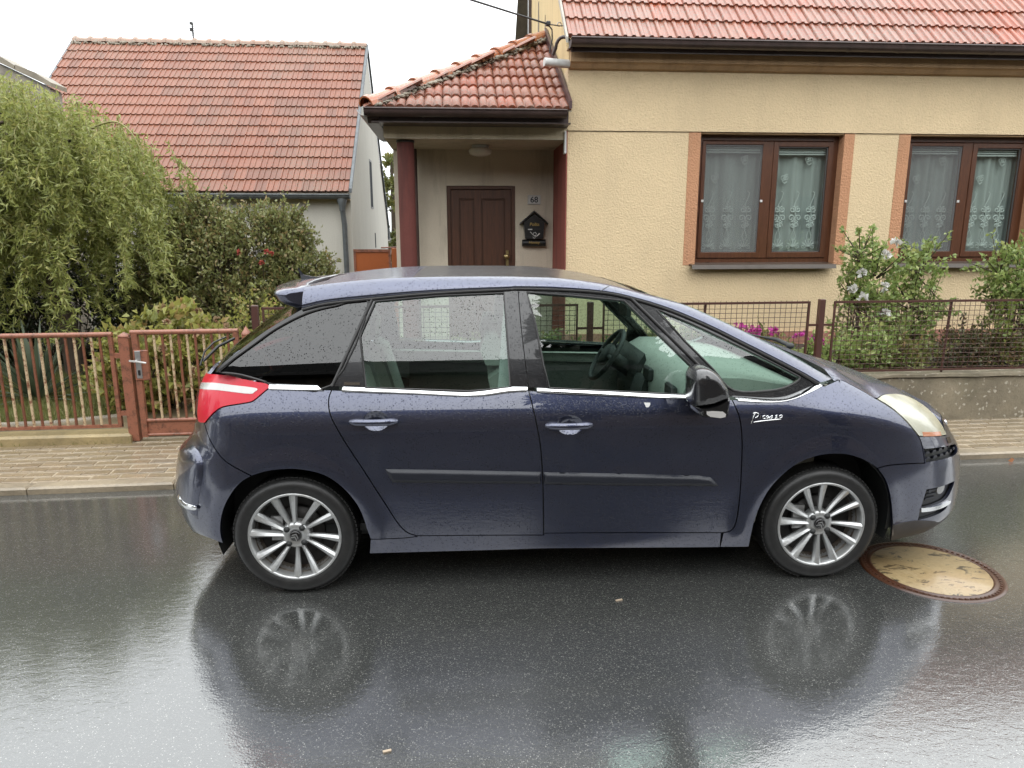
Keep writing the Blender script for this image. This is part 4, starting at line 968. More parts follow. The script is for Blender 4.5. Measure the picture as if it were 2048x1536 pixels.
CT = {
's1': [(0.219,1.065),(0.207,1.032),(0.206,0.992),(0.216,0.95),(0.238,0.902),(0.273,0.835),(0.313,0.763),(0.354,0.693),(0.395,0.62),(0.436,0.545),(0.471,0.48),(0.507,0.41),(0.539,0.359),(0.572,0.327),(0.616,0.309)],
's2': [(0.616,0.309),(0.959,0.303),(1.266,0.296)],
's2b': [(1.263,0.307),(1.723,0.298),(2.192,0.285)],
's3': [(1.185,1.05),(1.204,0.976),(1.224,0.882),(1.241,0.782),(1.251,0.669),(1.257,0.525),(1.263,0.307)],
's4': [(2.208,0.996),(2.225,0.958),(2.242,0.91),(2.253,0.856),(2.261,0.785),(2.265,0.713),(2.268,0.609),(2.27,0.503),(2.268,0.416),(2.263,0.35),(2.253,0.313),(2.232,0.292),(2.192,0.285)],
'belt1': [(-0.09,1.075),(0.066,1.07),(0.219,1.065)],
'belt2': [(0.219,1.065),(0.415,1.054),(0.635,1.045),(0.8,1.035),(0.9,1.032),(0.989,1.036),(1.078,1.047),(1.145,1.051),(1.186,1.051)],
'belt3': [(1.185,1.05),(1.361,1.037),(1.606,1.025),(1.802,1.014),(1.99,1.008),(2.208,0.996)],
'belt4': [(2.208,0.996),(2.347,0.986),(2.438,0.985),(2.52,0.997),(2.608,1.024),(2.712,1.051)],
'tail': [(-0.775,1.078),(-0.386,1.123),(-0.241,1.115),(-0.155,1.104),(-0.107,1.097),(-0.089,1.084),(-0.093,1.075),(-0.116,1.057),(-0.142,1.034),(-0.169,1.014),(-0.213,1.004),(-0.286,0.99),(-0.337,0.975),(-0.378,0.947),(-0.412,0.916),(-0.441,0.889)],
'tailL': [(-0.456,0.885),(-0.501,0.878),(-0.538,0.885),(-0.564,0.944),(-0.599,0.996),(-0.66,1.043),(-0.757,1.064)],
'tailw': [(-0.692,1.042),(-0.449,1.077),(-0.291,1.082),(-0.157,1.074),(-0.164,1.056),(-0.186,1.048),(-0.305,1.052),(-0.422,1.048),(-0.623,1.023)],
's5': [(-0.463,0.894),(-0.431,0.85),(-0.401,0.811),(-0.364,0.772),(-0.32,0.733),(-0.27,0.702),(-0.211,0.677),(-0.165,0.653)],
'rarchR': [(0.37,0.214),(0.366,0.343),(0.352,0.418),(0.328,0.487),(0.293,0.545),(0.252,0.594),(0.2,0.637),(0.147,0.663),(0.082,0.68),(0.019,0.687),(-0.043,0.685),(-0.106,0.674),(-0.165,0.653)],
'rarchL': [(-0.165,0.653),(-0.209,0.625),(-0.251,0.582),(-0.291,0.525),(-0.322,0.467),(-0.345,0.403),(-0.358,0.339),(-0.361,0.269)],
'sillb1': [(0.37,0.211),(0.842,0.212),(1.298,0.214)],
'sillb2': [(1.116,0.219),(1.73,0.205),(2.197,0.194)],
'sillb3': [(2.197,0.195),(2.272,0.193),(2.353,0.192)],
'silltop': [(0.382,0.301),(0.48,0.297),(0.553,0.298),(0.616,0.305)],
'farchL': [(2.353,0.192),(2.351,0.281),(2.361,0.364),(2.383,0.445),(2.416,0.525),(2.461,0.588),(2.521,0.645),(2.582,0.682),(2.658,0.706),(2.738,0.714),(2.819,0.709),(2.892,0.688),(2.956,0.657),(2.999,0.629)],
'farchR': [(2.999,0.629),(3.046,0.57),(3.082,0.502),(3.112,0.418),(3.135,0.334),(3.156,0.266),(3.197,0.189)],
'ftop': [(2.725,1.045),(2.787,1.056),(2.858,1.066),(2.895,1.062),(2.941,1.042),(3.002,1.009),(3.059,0.971)],
'head': [(3.059,0.971),(3.099,0.945),(3.144,0.909),(3.192,0.857),(3.232,0.806),(3.258,0.773)],
'headb': [(3.258,0.773),(3.38,0.754),(3.528,0.731)],
'headt': [(3.059,0.971),(3.121,0.979),(3.207,0.977),(3.326,0.963),(3.419,0.939),(3.478,0.902),(3.5,0.861),(3.506,0.816),(3.515,0.773),(3.528,0.731)],
's6': [(3.258,0.773),(3.275,0.74),(3.285,0.691),(3.292,0.626)],
's7': [(2.999,0.629),(3.055,0.637),(3.143,0.637),(3.218,0.633),(3.292,0.626)],
'vent': [(3.293,0.698),(3.417,0.686),(3.612,0.659),(3.601,0.623),(3.423,0.627),(3.304,0.632)],
'fog': [(3.328,0.472),(3.419,0.468),(3.533,0.468),(3.553,0.457),(3.5,0.389),(3.402,0.373),(3.313,0.37)],
'chr': [(3.309,0.371),(3.379,0.364),(3.46,0.362),(3.53,0.364),(3.533,0.345),(3.468,0.339),(3.386,0.34),(3.315,0.347)],
'lowg': [(3.311,0.344),(3.386,0.338),(3.519,0.336),(3.485,0.313),(3.397,0.304),(3.313,0.301)],
'sq': [(3.508,0.722),(3.568,0.713),(3.558,0.685),(3.509,0.69)],
'fbot': [(3.197,0.189),(3.278,0.196),(3.417,0.192),(3.533,0.211),(3.533,0.226)],
'lipl': [(3.147,0.295),(3.224,0.3),(3.315,0.296),(3.421,0.269),(3.592,0.274)],
'bumpv': [(3.292,0.626),(3.306,0.553),(3.319,0.46),(3.314,0.388),(3.313,0.302)],
'rstrip1': [(0.472,0.676),(0.85,0.66),(1.246,0.644),(1.246,0.582),(0.849,0.592),(0.504,0.605)],
'rstrip2': [(1.259,0.643),(1.608,0.629),(2.049,0.609),(2.11,0.599),(2.156,0.551),(1.71,0.562),(1.26,0.579)],
'handle1': [(0.312,0.936),(0.539,0.924),(0.538,0.9),(0.311,0.901)],
'handle2': [(1.268,0.903),(1.496,0.892),(1.496,0.868),(1.268,0.867)],
'bowl1': [(0.433,0.961),(0.493,0.92),(0.432,0.875),(0.376,0.921)],
'bowl2': [(1.387,0.927),(1.45,0.883),(1.387,0.84),(1.328,0.885)],
'rbump': [(-0.639,0.683),(-0.567,0.738),(-0.459,0.713),(-0.434,0.627),(-0.476,0.501),(-0.497,0.385),(-0.554,0.42)],
'rchr': [(-0.647,0.479),(-0.619,0.463),(-0.566,0.456),(-0.486,0.46),(-0.49,0.437),(-0.582,0.422),(-0.653,0.416),(-0.702,0.429)],
'sticker': [(1.761,0.987),(1.793,0.986),(1.792,0.975),(1.782,0.964),(1.77,0.965)],
'rguard': [(-0.578,0.748),(-0.492,0.739),(-0.445,0.71),(-0.431,0.66),(-0.444,0.581),(-0.466,0.513),(-0.501,0.38)],
'tseg': [(-0.71,0.997),(-0.947,0.931),(-1.019,0.839),(-1.018,0.771),(-0.895,0.799),(-0.724,0.872)],
'A': [(0.071,1.45),(0.193,1.478),(0.403,1.499),(0.637,1.519),(0.861,1.532),(1.087,1.541),(1.128,1.544),(1.326,1.539),(1.505,1.529),(1.624,1.515),(1.709,1.496),(1.823,1.464),(1.952,1.419),(2.12,1.347),(2.27,1.273),(2.421,1.198),(2.573,1.121),(2.677,1.062)],
'D': [(-0.359,1.146),(-0.315,1.195),(-0.215,1.27),(-0.116,1.342),(-0.028,1.395),(0.071,1.45)],
'ctop1': [(-0.086,1.093),(0.219,1.081),(0.416,1.071),(0.635,1.059),(0.8,1.05),(0.889,1.047),(0.978,1.054),(1.078,1.067),(1.181,1.066)],
'ctop2': [(1.185,1.063),(1.362,1.054),(1.607,1.04),(1.805,1.028),(1.994,1.019),(2.216,1.007),(2.359,0.996),(2.442,0.993),(2.515,1.002),(2.6,1.031),(2.677,1.058)],
'qglass': [(-0.334,1.151),(-0.224,1.139),(-0.098,1.105),(-0.084,1.098),(0.213,1.089),(0.392,1.475),(0.237,1.46),(0.094,1.425),(-0.049,1.356),(-0.159,1.281),(-0.259,1.211)],
'rglass': [(0.434,1.48),(0.749,1.505),(1.067,1.516),(1.08,1.3),(1.092,1.072),(0.978,1.06),(0.889,1.055),(0.635,1.066),(0.389,1.078),(0.36,1.317)],
'doorR': [(0.221,1.081),(0.414,1.49)],
'fglass': [(1.193,1.518),(1.424,1.5),(1.678,1.475),(2.024,1.141),(2.004,1.02),(1.805,1.033),(1.294,1.064),(1.267,1.169),(1.232,1.366)],
'bpil': [(1.087,1.538),(1.105,1.299),(1.112,1.068),(1.181,1.067),(1.167,1.538)],
'bseam': [(1.185,1.063),(1.17,1.208),(1.154,1.367),(1.143,1.537)],
'fqseam': [(1.709,1.496),(1.876,1.332),(2.069,1.14),(2.196,1.004)],
'fqglass': [(1.856,1.426),(2.019,1.359),(2.218,1.266),(2.419,1.17),(2.541,1.107),(2.573,1.085),(2.517,1.054),(2.423,1.034),(2.228,1.038),(2.13,1.139),(1.985,1.283)],
'tag': [(0.279,1.102),(0.356,1.099),(0.355,1.087),(0.279,1.088)],
'B': [(0.076,-0.632,1.553),(0.187,-0.627,1.567),(0.298,-0.624,1.579),(0.41,-0.62,1.588),(0.522,-0.617,1.594),(0.691,-0.612,1.598),(0.861,-0.608,1.599),(1.09,-0.604,1.598),(1.132,-0.603,1.597),(1.282,-0.605,1.593),(1.382,-0.607,1.586),(1.513,-0.61,1.571),(1.634,-0.615,1.551),(1.774,-0.627,1.516),(1.985,-0.649,1.457),(2.135,-0.668,1.395),(2.337,-0.694,1.301),(2.541,-0.716,1.2),(2.709,-0.728,1.108),(2.783,-0.723,1.071)],
'mir': [(1.936,1.143),(1.941,1.164),(1.952,1.184),(1.974,1.193),(1.998,1.195),(2.023,1.19),(2.049,1.174),(2.071,1.151),(2.09,1.124),(2.106,1.101),(2.113,1.081),(2.116,1.058),(2.112,1.049),(2.078,1.035),(2.036,1.019),(1.984,1.011),(1.948,1.016),(1.941,1.069)],
'mlow': [(1.948,1.016),(1.984,1.011),(2.036,1.019),(2.078,1.035),(2.116,1.058),(2.118,1.031),(2.116,0.988),(2.111,0.966),(2.093,0.957),(2.047,0.957),(1.997,0.962),(1.97,0.975),(1.974,0.997)],
'mind': [(2.001,0.997),(2.034,0.999),(2.08,0.995),(2.094,0.983),(2.091,0.97),(2.068,0.965),(2.021,0.972),(2.003,0.982)],
'badge': [[(2.3013,-0.8835,0.8773),(2.3083,-0.8805,0.9013),(2.3169,-0.8771,0.9194),(2.3216,-0.8748,0.9295)],[(2.3111,-0.8751,0.9282),(2.3236,-0.8742,0.932),(2.3358,-0.8752,0.9278),(2.3383,-0.8772,0.9191),(2.3318,-0.8788,0.9112),(2.3213,-0.8797,0.9066)],[(2.3499,-0.8771,0.9197),(2.3469,-0.8802,0.9037)],[(2.3516,-0.8751,0.9283),(2.3523,-0.8754,0.9269)],[(2.3731,-0.8778,0.9161),(2.3645,-0.878,0.9151),(2.3607,-0.8793,0.9086),(2.3645,-0.8803,0.9027),(2.3746,-0.8802,0.9032)],[(2.3889,-0.8779,0.9158),(2.3806,-0.8785,0.9131),(2.3787,-0.8798,0.9058),(2.3851,-0.8803,0.9031),(2.3896,-0.879,0.9104),(2.3934,-0.8803,0.903),(2.4001,-0.8785,0.9128)],[(2.4115,-0.8777,0.917),(2.4039,-0.8785,0.9127),(2.4106,-0.8796,0.9071),(2.4013,-0.8805,0.9014)],[(2.4348,-0.8774,0.9184),(2.4257,-0.8784,0.9135),(2.4332,-0.8795,0.9075),(2.422,-0.8806,0.901)],[(2.4528,-0.8774,0.9182),(2.4468,-0.8783,0.9139),(2.4482,-0.8798,0.9058),(2.4546,-0.8798,0.9057),(2.4603,-0.8787,0.9119),(2.4566,-0.8776,0.9174),(2.4528,-0.8774,0.9182)],[(2.3142,-0.8827,0.8845),(2.3441,-0.8822,0.8889),(2.4003,-0.8815,0.8943),(2.4528,-0.881,0.898)]],
'spt': [(-0.088,1.51),(-0.082,1.523),(-0.066,1.532),(-0.037,1.54),(0.023,1.547)],
'spb': [(-0.08,1.506),(-0.067,1.483),(-0.034,1.463),(0.014,1.446),(0.047,1.441)],
}


car = thing('parked_car', 'wet dark blue five-door minivan parked along the kerb', 'car', (-.8023, 4.2823, 0), rz=-.0286)
near_parts = []
def spl(P, n=5):
    P = [np.array(p, float) for p in P]; out = []
    for i in range(len(P)-1):
        p0 = P[i-1] if i else 2*P[0]-P[1]; p1, p2 = P[i], P[i+1]; p3 = P[i+2] if i+2 < len(P) else 2*P[-1]-P[-2]
        for k in range(n):
            t = k/n; out.append(.5*((2*p1)+(p2-p0)*t+(2*p0-5*p1+4*p2-p3)*t*t+(3*p1-p0-3*p2+p3)*t**3))
    out.append(P[-1]); return out
def chain(*segs):
    """join seam curves into one closed outline, dropping repeated points"""
    L = []
    for s in segs:
        for p in s:
            if not L or np.hypot(*(np.array(p)-L[-1])) > .004: L.append(np.array(p, float))
    while np.hypot(*(L[0]-L[-1])) < .004: L.pop()
    return L
S = {k: spl(v, 4) for k, v in CT.items() if k not in ('B', 'badge', 'tag') and len(v) >= 3 and k not in ('mir', 'mlow', 'mind')}
for k, v in CT.items():
    if k not in S: S[k] = [np.array(p, float) for p in v]
rev = lambda s: list(s)[::-1]
def area(L): a = np.array(L); b = np.roll(a, -1, 0); return .5*np.sum(a[:, 0]*b[:, 1]-b[:, 0]*a[:, 1])
def inset(L, d):
    a = np.array(L); 
    if area(a) < 0: a = a[::-1]
    e = np.roll(a, -1, 0)-a; e /= np.linalg.norm(e, axis=1)[:, None]+1e-12
    n = np.stack([-e[:, 1], e[:, 0]], 1); n0 = np.roll(n, 1, 0); b = n+n0; l = np.linalg.norm(b, axis=1)[:, None]+1e-9; b /= l
    c = np.clip(np.sum(b*n, 1), .4, 1)[:, None]
    return a+b*d/c
def inside(P, poly):
    P = np.asarray(P); x, y = P[:, 0], P[:, 1]; r = np.zeros(len(P), bool); a = np.asarray(poly); b = np.roll(a, -1, 0)
    for (x0, y0), (x1, y1) in zip(a, b):
        c = (y0 > y) != (y1 > y); r ^= c & (x < (x1-x0)*(y-y0)/(y1-y0+1e-15)+x0)
    return r
def seg_dist(P, poly):
    P = np.asarray(P); d = np.full(len(P), 9.); a = np.asarray(poly); b = np.roll(a, -1, 0)
    for p, q in zip(a, b):
        v = q-p; t = np.clip(((P-p)@v)/(v@v+1e-15), 0, 1); d = np.minimum(d, np.linalg.norm(P-(p+t[:, None]*v), axis=1))
    return d
def normals(fn, uv):
    h = 8e-4; u, z = uv[:, 0], uv[:, 1]
    n = np.cross(fn(u+h, z)-fn(u-h, z), fn(u, z+h)-fn(u, z-h)); return n/(np.linalg.norm(n, axis=1)[:, None]+1e-12)
def panel(name, loop, mat, fn=None, parent=None, gap=.003, thick=.016, grid=.03, holes=(), off=0., offfn=None, mirror=True, round_=.004):
    """sheet-metal panel: outline in skin coordinates, triangulated over the curved skin, edges turned in"""
    fn = fn or Fcar; loops = [inset(loop, gap)]+[inset(h, -gap if gap > 0 else gap) for h in holes]
    lo, hi = loops[0].min(0), loops[0].max(0)
    gx = np.arange(lo[0]+grid*.5, hi[0], grid); gz = np.arange(lo[1]+grid*.5, hi[1], grid)
    G = np.array([(a+(grid*.5 if j % 2 else 0), c) for j, c in enumerate(gz) for a in gx]).reshape(-1, 2)
    if len(G):
        ok = inside(G, loops[0]) & (seg_dist(G, loops[0]) > grid*.45)
        for h in loops[1:]: ok &= ~inside(G, h) & (seg_dist(G, h) > grid*.45)
        G = G[ok]
    pts = [tuple(p) for L in loops for p in L]; edges = []; o = 0
    for L in loops: edges += [(o+i, o+(i+1) % len(L)) for i in range(len(L))]; o += len(L)
    pts += [tuple(p) for p in G]
    V, E_, F_, *_ = delaunay_2d_cdt([Vector(p) for p in pts], edges, [], 0, 1e-6)
    uv = np.array([tuple(v) for v in V]); T = np.array([f for f in F_ if len(f) == 3]); cen = uv[T].mean(1)
    ok = inside(cen, loops[0])
    for h in loops[1:]: ok &= ~inside(cen, h)
    T = T[ok]; t0, t1, t2 = uv[T[:, 0]], uv[T[:, 1]], uv[T[:, 2]]
    cw_ = (t1-t0)[:, 0]*(t2-t0)[:, 1]-(t1-t0)[:, 1]*(t2-t0)[:, 0] < 0; T[cw_] = T[cw_][:, ::-1]
    N = normals(fn, uv); P = fn(uv[:, 0], uv[:, 1])
    of = np.full(len(uv), off)+(offfn(uv) if offfn else 0)
    P = P+N*of[:, None]; 
    if offfn: pass
    verts = [P]; norms = [N]; faces = [tuple(t) for t in T]; base = len(P)
    for L in loops:
        L = np.asarray(L); n = len(L); Nn = normals(fn, L); Pn = fn(L[:, 0], L[:, 1])+Nn*(off+(offfn(L) if offfn else 0))[:, None] if offfn else fn(L[:, 0], L[:, 1])+Nn*off
        d = np.roll(Pn, -1, 0)-np.roll(Pn, 1, 0); outw = np.cross(d, Nn); outw /= np.linalg.norm(outw, axis=1)[:, None]+1e-12
        a = Pn; b = Pn-Nn*thick
        verts += [a, b]; norms += [outw, outw]
        for i in range(n):
            j = (i+1) % n; faces.append((base+i, base+n+i, base+n+j, base+j))
        base += 2*n
    V3 = np.concatenate(verts); NN = np.concatenate(norms)
    me = bpy.data.meshes.new(name); me.from_pydata(V3.tolist(), [], faces)
    me.polygons.foreach_set('use_smooth', [True]*len(me.polygons)); me.update()
    if not offfn: me.normals_split_custom_set_from_vertices([tuple(v) for v in NN])
    o = link(name, me, MT[mat] if isinstance(mat, str) else mat, parent or car)
    if mirror: near_parts.append(o)
    return o
UCF, UCR = XSF+.98*math.pi/2, XSR-.86*math.pi/2
c = S
tail_up = c['tail'][:5*4+1]; tail_dn = c['tail'][5*4:]
# --- bodywork, near side (mirrored afterwards)
panel('rear_quarter', chain(c['belt1'], c['s1'], rev(c['silltop']), c['rarchR'][5:], rev(c['s5']), rev(tail_dn)), 'paint')
rd = chain(c['belt2'], c['s3'], rev(c['s2']), rev(c['s1']))
hb1, hb2 = c['bowl1'], c['bowl2']
def ell(b, k=1.0, n=28):
    b = np.array(b); x0, x1, z0, z1 = b[:, 0].min(), b[:, 0].max(), b[:, 1].min(), b[:, 1].max()
    return [np.array(((x0+x1)/2+math.cos(2*math.pi*i/n)*(x1-x0)/2*k, (z0+z1)/2+math.sin(2*math.pi*i/n)*(z1-z0)/2*k)) for i in range(n)]
B1, B2 = ell(CT['bowl1'], 1.05), ell(CT['bowl2'], 1.05)
door_r = panel('rear_door', rd, 'paint', holes=[B1])
fd = chain(c['belt3'], c['s4'], rev(c['s2b']), rev(c['s3']))
door_f = panel('front_door', fd, 'paint', holes=[B2])
for dd, B_, hn in ((door_r, B1, 'handle1'), (door_f, B2, 'handle2')):
    ctr = np.mean(B_, 0); rx = max(abs(p[0]-ctr[0]) for p in B_); rz_ = max(abs(p[1]-ctr[1]) for p in B_)
    def dish(uv): 
        q = np.clip(((uv[:, 0]-ctr[0])/rx)**2+((uv[:, 1]-ctr[1])/rz_)**2, 0, 1); return -.028*(1-q**1.5)-.001
    panel('handle_recess', B_, 'paint', parent=dd, gap=-.003, thick=.004, grid=.012, offfn=dish, mirror=False)
    hp_ = np.array(CT[hn]); x0, x1, z0, z1 = hp_[:, 0].min(), hp_[:, 0].max(), hp_[:, 1].min(), hp_[:, 1].max(); zm = (z0+z1)/2; r_ = (z1-z0)/2
    hb = MB(); pts = []; rad = []
    for i in range(17):
        t = i/16; xx = x0+(x1-x0)*t; pos = Fcar(np.array(xx), np.array(zm)); e_ = min(1, min(t, 1-t)*9)
        pts.append((xx, pos[1]-.006-.022*math.sin(math.pi*t)**.5, zm)); rad.append(r_*(.55+.45*e_))
    hb.tube(pts, rad, 12); hb.v = [(a, b_, zm+(z_-zm)*1.0) for a, b_, z_ in hb.v]
    hb.build('door_handle', MT['paint'], dd)
    MB().tube([(x0+(x1-x0)*.26, pts[4][1], zm-r_*.98), (x0+(x1-x0)*.26, pts[4][1]-r_*1.0, zm), (x0+(x1-x0)*.26, pts[4][1], zm+r_*.98)], .0016, 5).build('handle_split', MT['gloss'], dd)
def strip_off(z0, z1):
    return lambda uv: .0145*np.clip((uv[:, 1]-z0)/.012, .3, 1)*1.0
for nm, dd in (('rstrip1', door_r), ('rstrip2', door_f)):
    L = [np.array(p, float) for p in CT[nm]]; Ls = []
    for i in range(len(L)):
        a, b_ = L[i], L[(i+1) % len(L)]; n_ = max(1, int(np.hypot(*(b_-a))/.03)); Ls += [a+(b_-a)*k/n_ for k in range(n_)]
    La = np.array(Ls); panel('rubbing_strip', Ls, 'strip', parent=dd, gap=0, thick=.004, grid=.0085, offfn=lambda uv, La=La: .002+.016*np.clip(seg_dist(uv, La)/.013, 0, 1)**.8, mirror=False)
    zt_ = max(p[1] for p in L)
panel('sill', chain(c['silltop'], c['s2'], c['s2b'], [CT['sillb3'][0]], rev(c['sillb2']), rev(c['sillb1'])), 'paint', gap=.002)
fender = panel('front_fender', chain(c['belt4'], c['ftop'], c['head'], c['s6'], rev(c['s7']), rev(c['farchL']), rev(c['sillb3']), rev(c['s4'])[1:]), 'paint')
tl_ = panel('tail_lamp', chain(c['tail'], c['tailL']), 'redlens', gap=.002, off=.004, thick=.03, grid=.025)
panel('reversing_lamp', chain(c['tailw']), 'whitelens', parent=tl_, gap=0, off=.0055, thick=.004, grid=.02, mirror=False)
hl_ = panel('headlight', chain(c['headt'], rev(c['headb']), rev(c['head'])), 'headlens', gap=.002, off=.004, thick=.03, grid=.025)
hbp = np.array(S['headb']); low_z = hbp[:, 1].max()
ot = [np.array(p) for p in S['headb'][1:-2]]; otp = chain(ot, [p+np.array((0, .022)) for p in ot[::-1]])
m = M('orange_signal'); m.set(Base_Color=(.60, .24, .12), Roughness=.25, Coat_Weight=.8); panel('turn_signal', otp, m, parent=hl_, gap=0, off=.0052, thick=.003, grid=.015, mirror=False)
cc = np.mean([np.array(p) for p in S['headt']], 0)+np.array((.02, -.045))
panel('lamp_housing', chain(c['headt'], rev(c['headb']), rev(c['head'])), 'reflector', parent=hl_, gap=-.004, off=-.07, thick=.002, grid=.025, mirror=False)
for k_, (ox, oz, rr0) in enumerate(((0, 0, .062), (-.13, .045, .045))):
    ctr_ = cc+np.array((ox, oz)); P0 = Fcar(np.array(ctr_[0]), np.array(ctr_[1])); n0 = normals(Fcar, np.array([ctr_]))[0]; ax_ = n0*.4+np.array((.75, -.1, .05)); ax_ /= np.linalg.norm(ax_); P1 = P0-n0*.05
    MB().lathe([(.006, -.045), (rr0*.6, -.03), (rr0*.9, -.008), (rr0, .01), (rr0*1.07, .012), (rr0*1.07, -.02)], tuple(P1), tuple(ax_), 24).build('lamp_bowl', MT['reflector'], hl_)
    MB().ball(tuple(P1-ax_*.02), .013, 8).build('lamp_bulb', MT['whitelens'], hl_)
# front bumper wraps to the middle of the nose
zb_ = CT['headb'][-1][1]
fogz = chain(c['fog']); low = chain(c['lowg']); vent = chain(c['vent']); chrz = chain(c['chr'])
fb_top = chain(c['headb'], [(3.72, .80), (3.95, .80), (UCF, .80)])
bump = chain(c['s7'], rev(c['s6']), fb_top, [(UCF, .7), (UCF, .6), (UCF, .5), (UCF, .4), (UCF, .3), (UCF, .205)], [(3.9, .205), (3.7, .205), (3.5, .20)], rev([(u, z) for u, z in CT['fbot'][:3]]), rev(c['farchR']))
holeF = [np.array(p) for p in chain(c['fog'])]
fbump = panel('front_bumper', bump, 'paint', holes=[vent, fogz, low])
panel('vent_back', vent, 'black', parent=fbump, gap=-.006, off=-.03, thick=.002, mirror=False)
panel('fog_recess', fogz, 'black', parent=fbump, gap=-.006, off=-.022, thick=.002, mirror=False)
panel('lower_intake', low, 'black', parent=fbump, gap=-.006, off=-.02, thick=.002, mirror=False)
panel('chrome_strip', chrz, 'chrome', parent=fbump, gap=0, off=.006, thick=.01, grid=.02, mirror=False)
va = np.array(vent); vx0, vx1 = va[:, 0].min()+.01, va[:, 0].max()-.005
for row in range(2):
    for q in range(6):
        uu = vx0+(vx1-vx0)*(q+.4)/6; zz = np.interp(uu, [va[:, 0].min(), va[:, 0].max()], [np.mean(va[:8, 1]), np.mean(va[:8, 1])])
        zt1 = (va[:, 1].max()+va[:, 1].min())/2+(.016 if row == 0 else -.014)
        pts2 = [(uu-.018, zt1-.006), (uu-.006, zt1+.007), (uu+.014, zt1+.006), (uu+.018, zt1-.005)]
        panel('grille_cell', [np.array(p) for p in pts2], 'strip', parent=fbump, gap=0, off=-.008, thick=.016, grid=.02, mirror=False)
panel('washer_cap', [np.array(p, float) for p in CT['sq']], 'gloss', parent=fbump, gap=0, off=.003, thick=.004, grid=.02, mirror=False)
fa = np.array(fogz)
for q in range(4):
    zz = fa[:, 1].min()+.035+q*.022; panel('fog_slat', [np.array(p) for p in ((fa[:, 0].min()+.03, zz), (fa[:, 0].min()+.10, zz), (fa[:, 0].min()+.10, zz+.009), (fa[:, 0].min()+.03, zz+.009))], 'strip', parent=fbump, gap=0, off=-.012, thick=.01, grid=.03, mirror=False)
fc = np.array((fa[:, 0].max()-.10, fa[:, 1].mean()+.02)); panel('fog_lamp', [fc+np.array((math.cos(t)*.032, math.sin(t)*.03)) for t in np.linspace(0, 2*math.pi, 18, endpoint=False)], 'steel', parent=fbump, gap=0, off=-.014, thick=.008, grid=.02, mirror=False)
pc = np.array((S['bumpv'][8][0]+.03, S['bumpv'][8][1])); panel('parking_sensor', [pc+np.array((math.cos(t)*.011, math.sin(t)*.011)) for t in np.linspace(0, 2*math.pi, 12, endpoint=False)], 'strip', parent=fbump, gap=0, off=.002, thick=.004, grid=.02, mirror=False)
lipb = [np.array(p) for p in CT['lipl'][:4]]
panel('front_lip', chain(spl(CT['lipl'][:4], 4), [(3.9, CT['lipl'][3][1]), (UCF, CT['lipl'][3][1]), (UCF, .20)], [(3.8, .19), (3.5, .188)], rev(CT['fbot'][:3])), mat_simple('dusty_bumper_underside', (.055, .05, .05), .6, .3, 8), parent=fbump, gap=0, off=.003, thick=.008, mirror=False)
panel('intake_frame', chain([(UCF-.38, .34), (UCF, .34), (UCF, .56), (UCF-.32, .56)]), 'black', parent=fbump, gap=0, off=.004, thick=.01, mirror=False)
panel('grille_bar', chain([(UCF-.42, .735), (UCF, .735), (UCF, .765), (UCF-.44, .765)]), 'chrome', parent=fbump, gap=0, off=.006, thick=.01, mirror=False)
# rear bumper and tailgate
rb = panel('rear_bumper', chain(c['s5'], c['rarchL'], [(-.62, .26), (-.8, .29), (-1.0, .30), (UCR, .30), (UCR, .5), (UCR, .78), (-1.0, .80), (-.85, .835)]), 'paint')
rgl = chain(spl(CT['rguard'], 4), [(-.8, .40), (-1.0, .40), (UCR, .40), (UCR, .66), (-.9, .69), (-.75, .70)]); rga = np.array(rgl)
panel('corner_guard', rgl, 'paint', parent=rb, gap=0, grid=.02, thick=.004, offfn=lambda uv: .001+.013*np.clip(seg_dist(uv, rga)/.02, 0, 1)**.7, mirror=False)
rcl = chain(spl(CT['rchr'], 3)); rca = np.array(rcl); panel('chrome_strip', rcl, 'chrome', parent=rb, gap=0, thick=.004, grid=.01, offfn=lambda uv: .014+.006*np.clip(seg_dist(uv, rca)/.008, 0, 1)**.6, mirror=False)
m = M('dark_red_lens'); m.set(Base_Color=(.25, .004, .014), Roughness=.2, Coat_Weight=.4); vv = m.voro(90, m.geo(), rnd=.05); m.bump(vv, .002, .8); panel('lamp_cluster', chain(spl(CT['tseg'], 3)), m, parent=tl_, gap=0, off=.0048, thick=.0004, grid=.02, mirror=False)
panel('tailgate', chain([(UCR, .80), (-.9, .83)], rev(c['tailL'])[:0] or [(-.86, .86)], [(p[0]-.01, p[1]) for p in c['tailL'] if p[1] > .84], [(-.88, 1.11), (UCR, 1.12)]), 'paint')
# --- greenhouse
A = c['A']; iA = lambda i: A[i*4]
fr1 = panel('quarter_frame', chain(c['D'], A[:2*4+1], [(p[0], p[1]) for p in CT['doorR'][::-1]], rev(c['ctop1'][:1*4+1])), 'gloss', fn=Gcar, holes=[chain(c['qglass'])], gap=.002, thick=.02)
fr2 = panel('rear_door_frame', chain(CT['doorR'], A[2*4:6*4+1], rev(c['bseam']), rev(c['ctop1'][4:])), 'wetblack', fn=Gcar, holes=[chain(CT['rglass'])], gap=.002, thick=.03)
fr3 = panel('front_door_frame', chain(c['bseam'], A[7*4:10*4+1], c['fqseam'], rev(c['ctop2'][:5*4+1])), 'wetblack', fn=Gcar, holes=[chain(CT['fglass'])], gap=.002, thick=.03)
fr4 = panel('front_quarter_frame', chain(rev(c['fqseam']), A[10*4:], rev(c['ctop2'][5*4:])), 'wetblack', fn=Gcar, holes=[chain(c['fqglass'])], gap=.002, thick=.03)
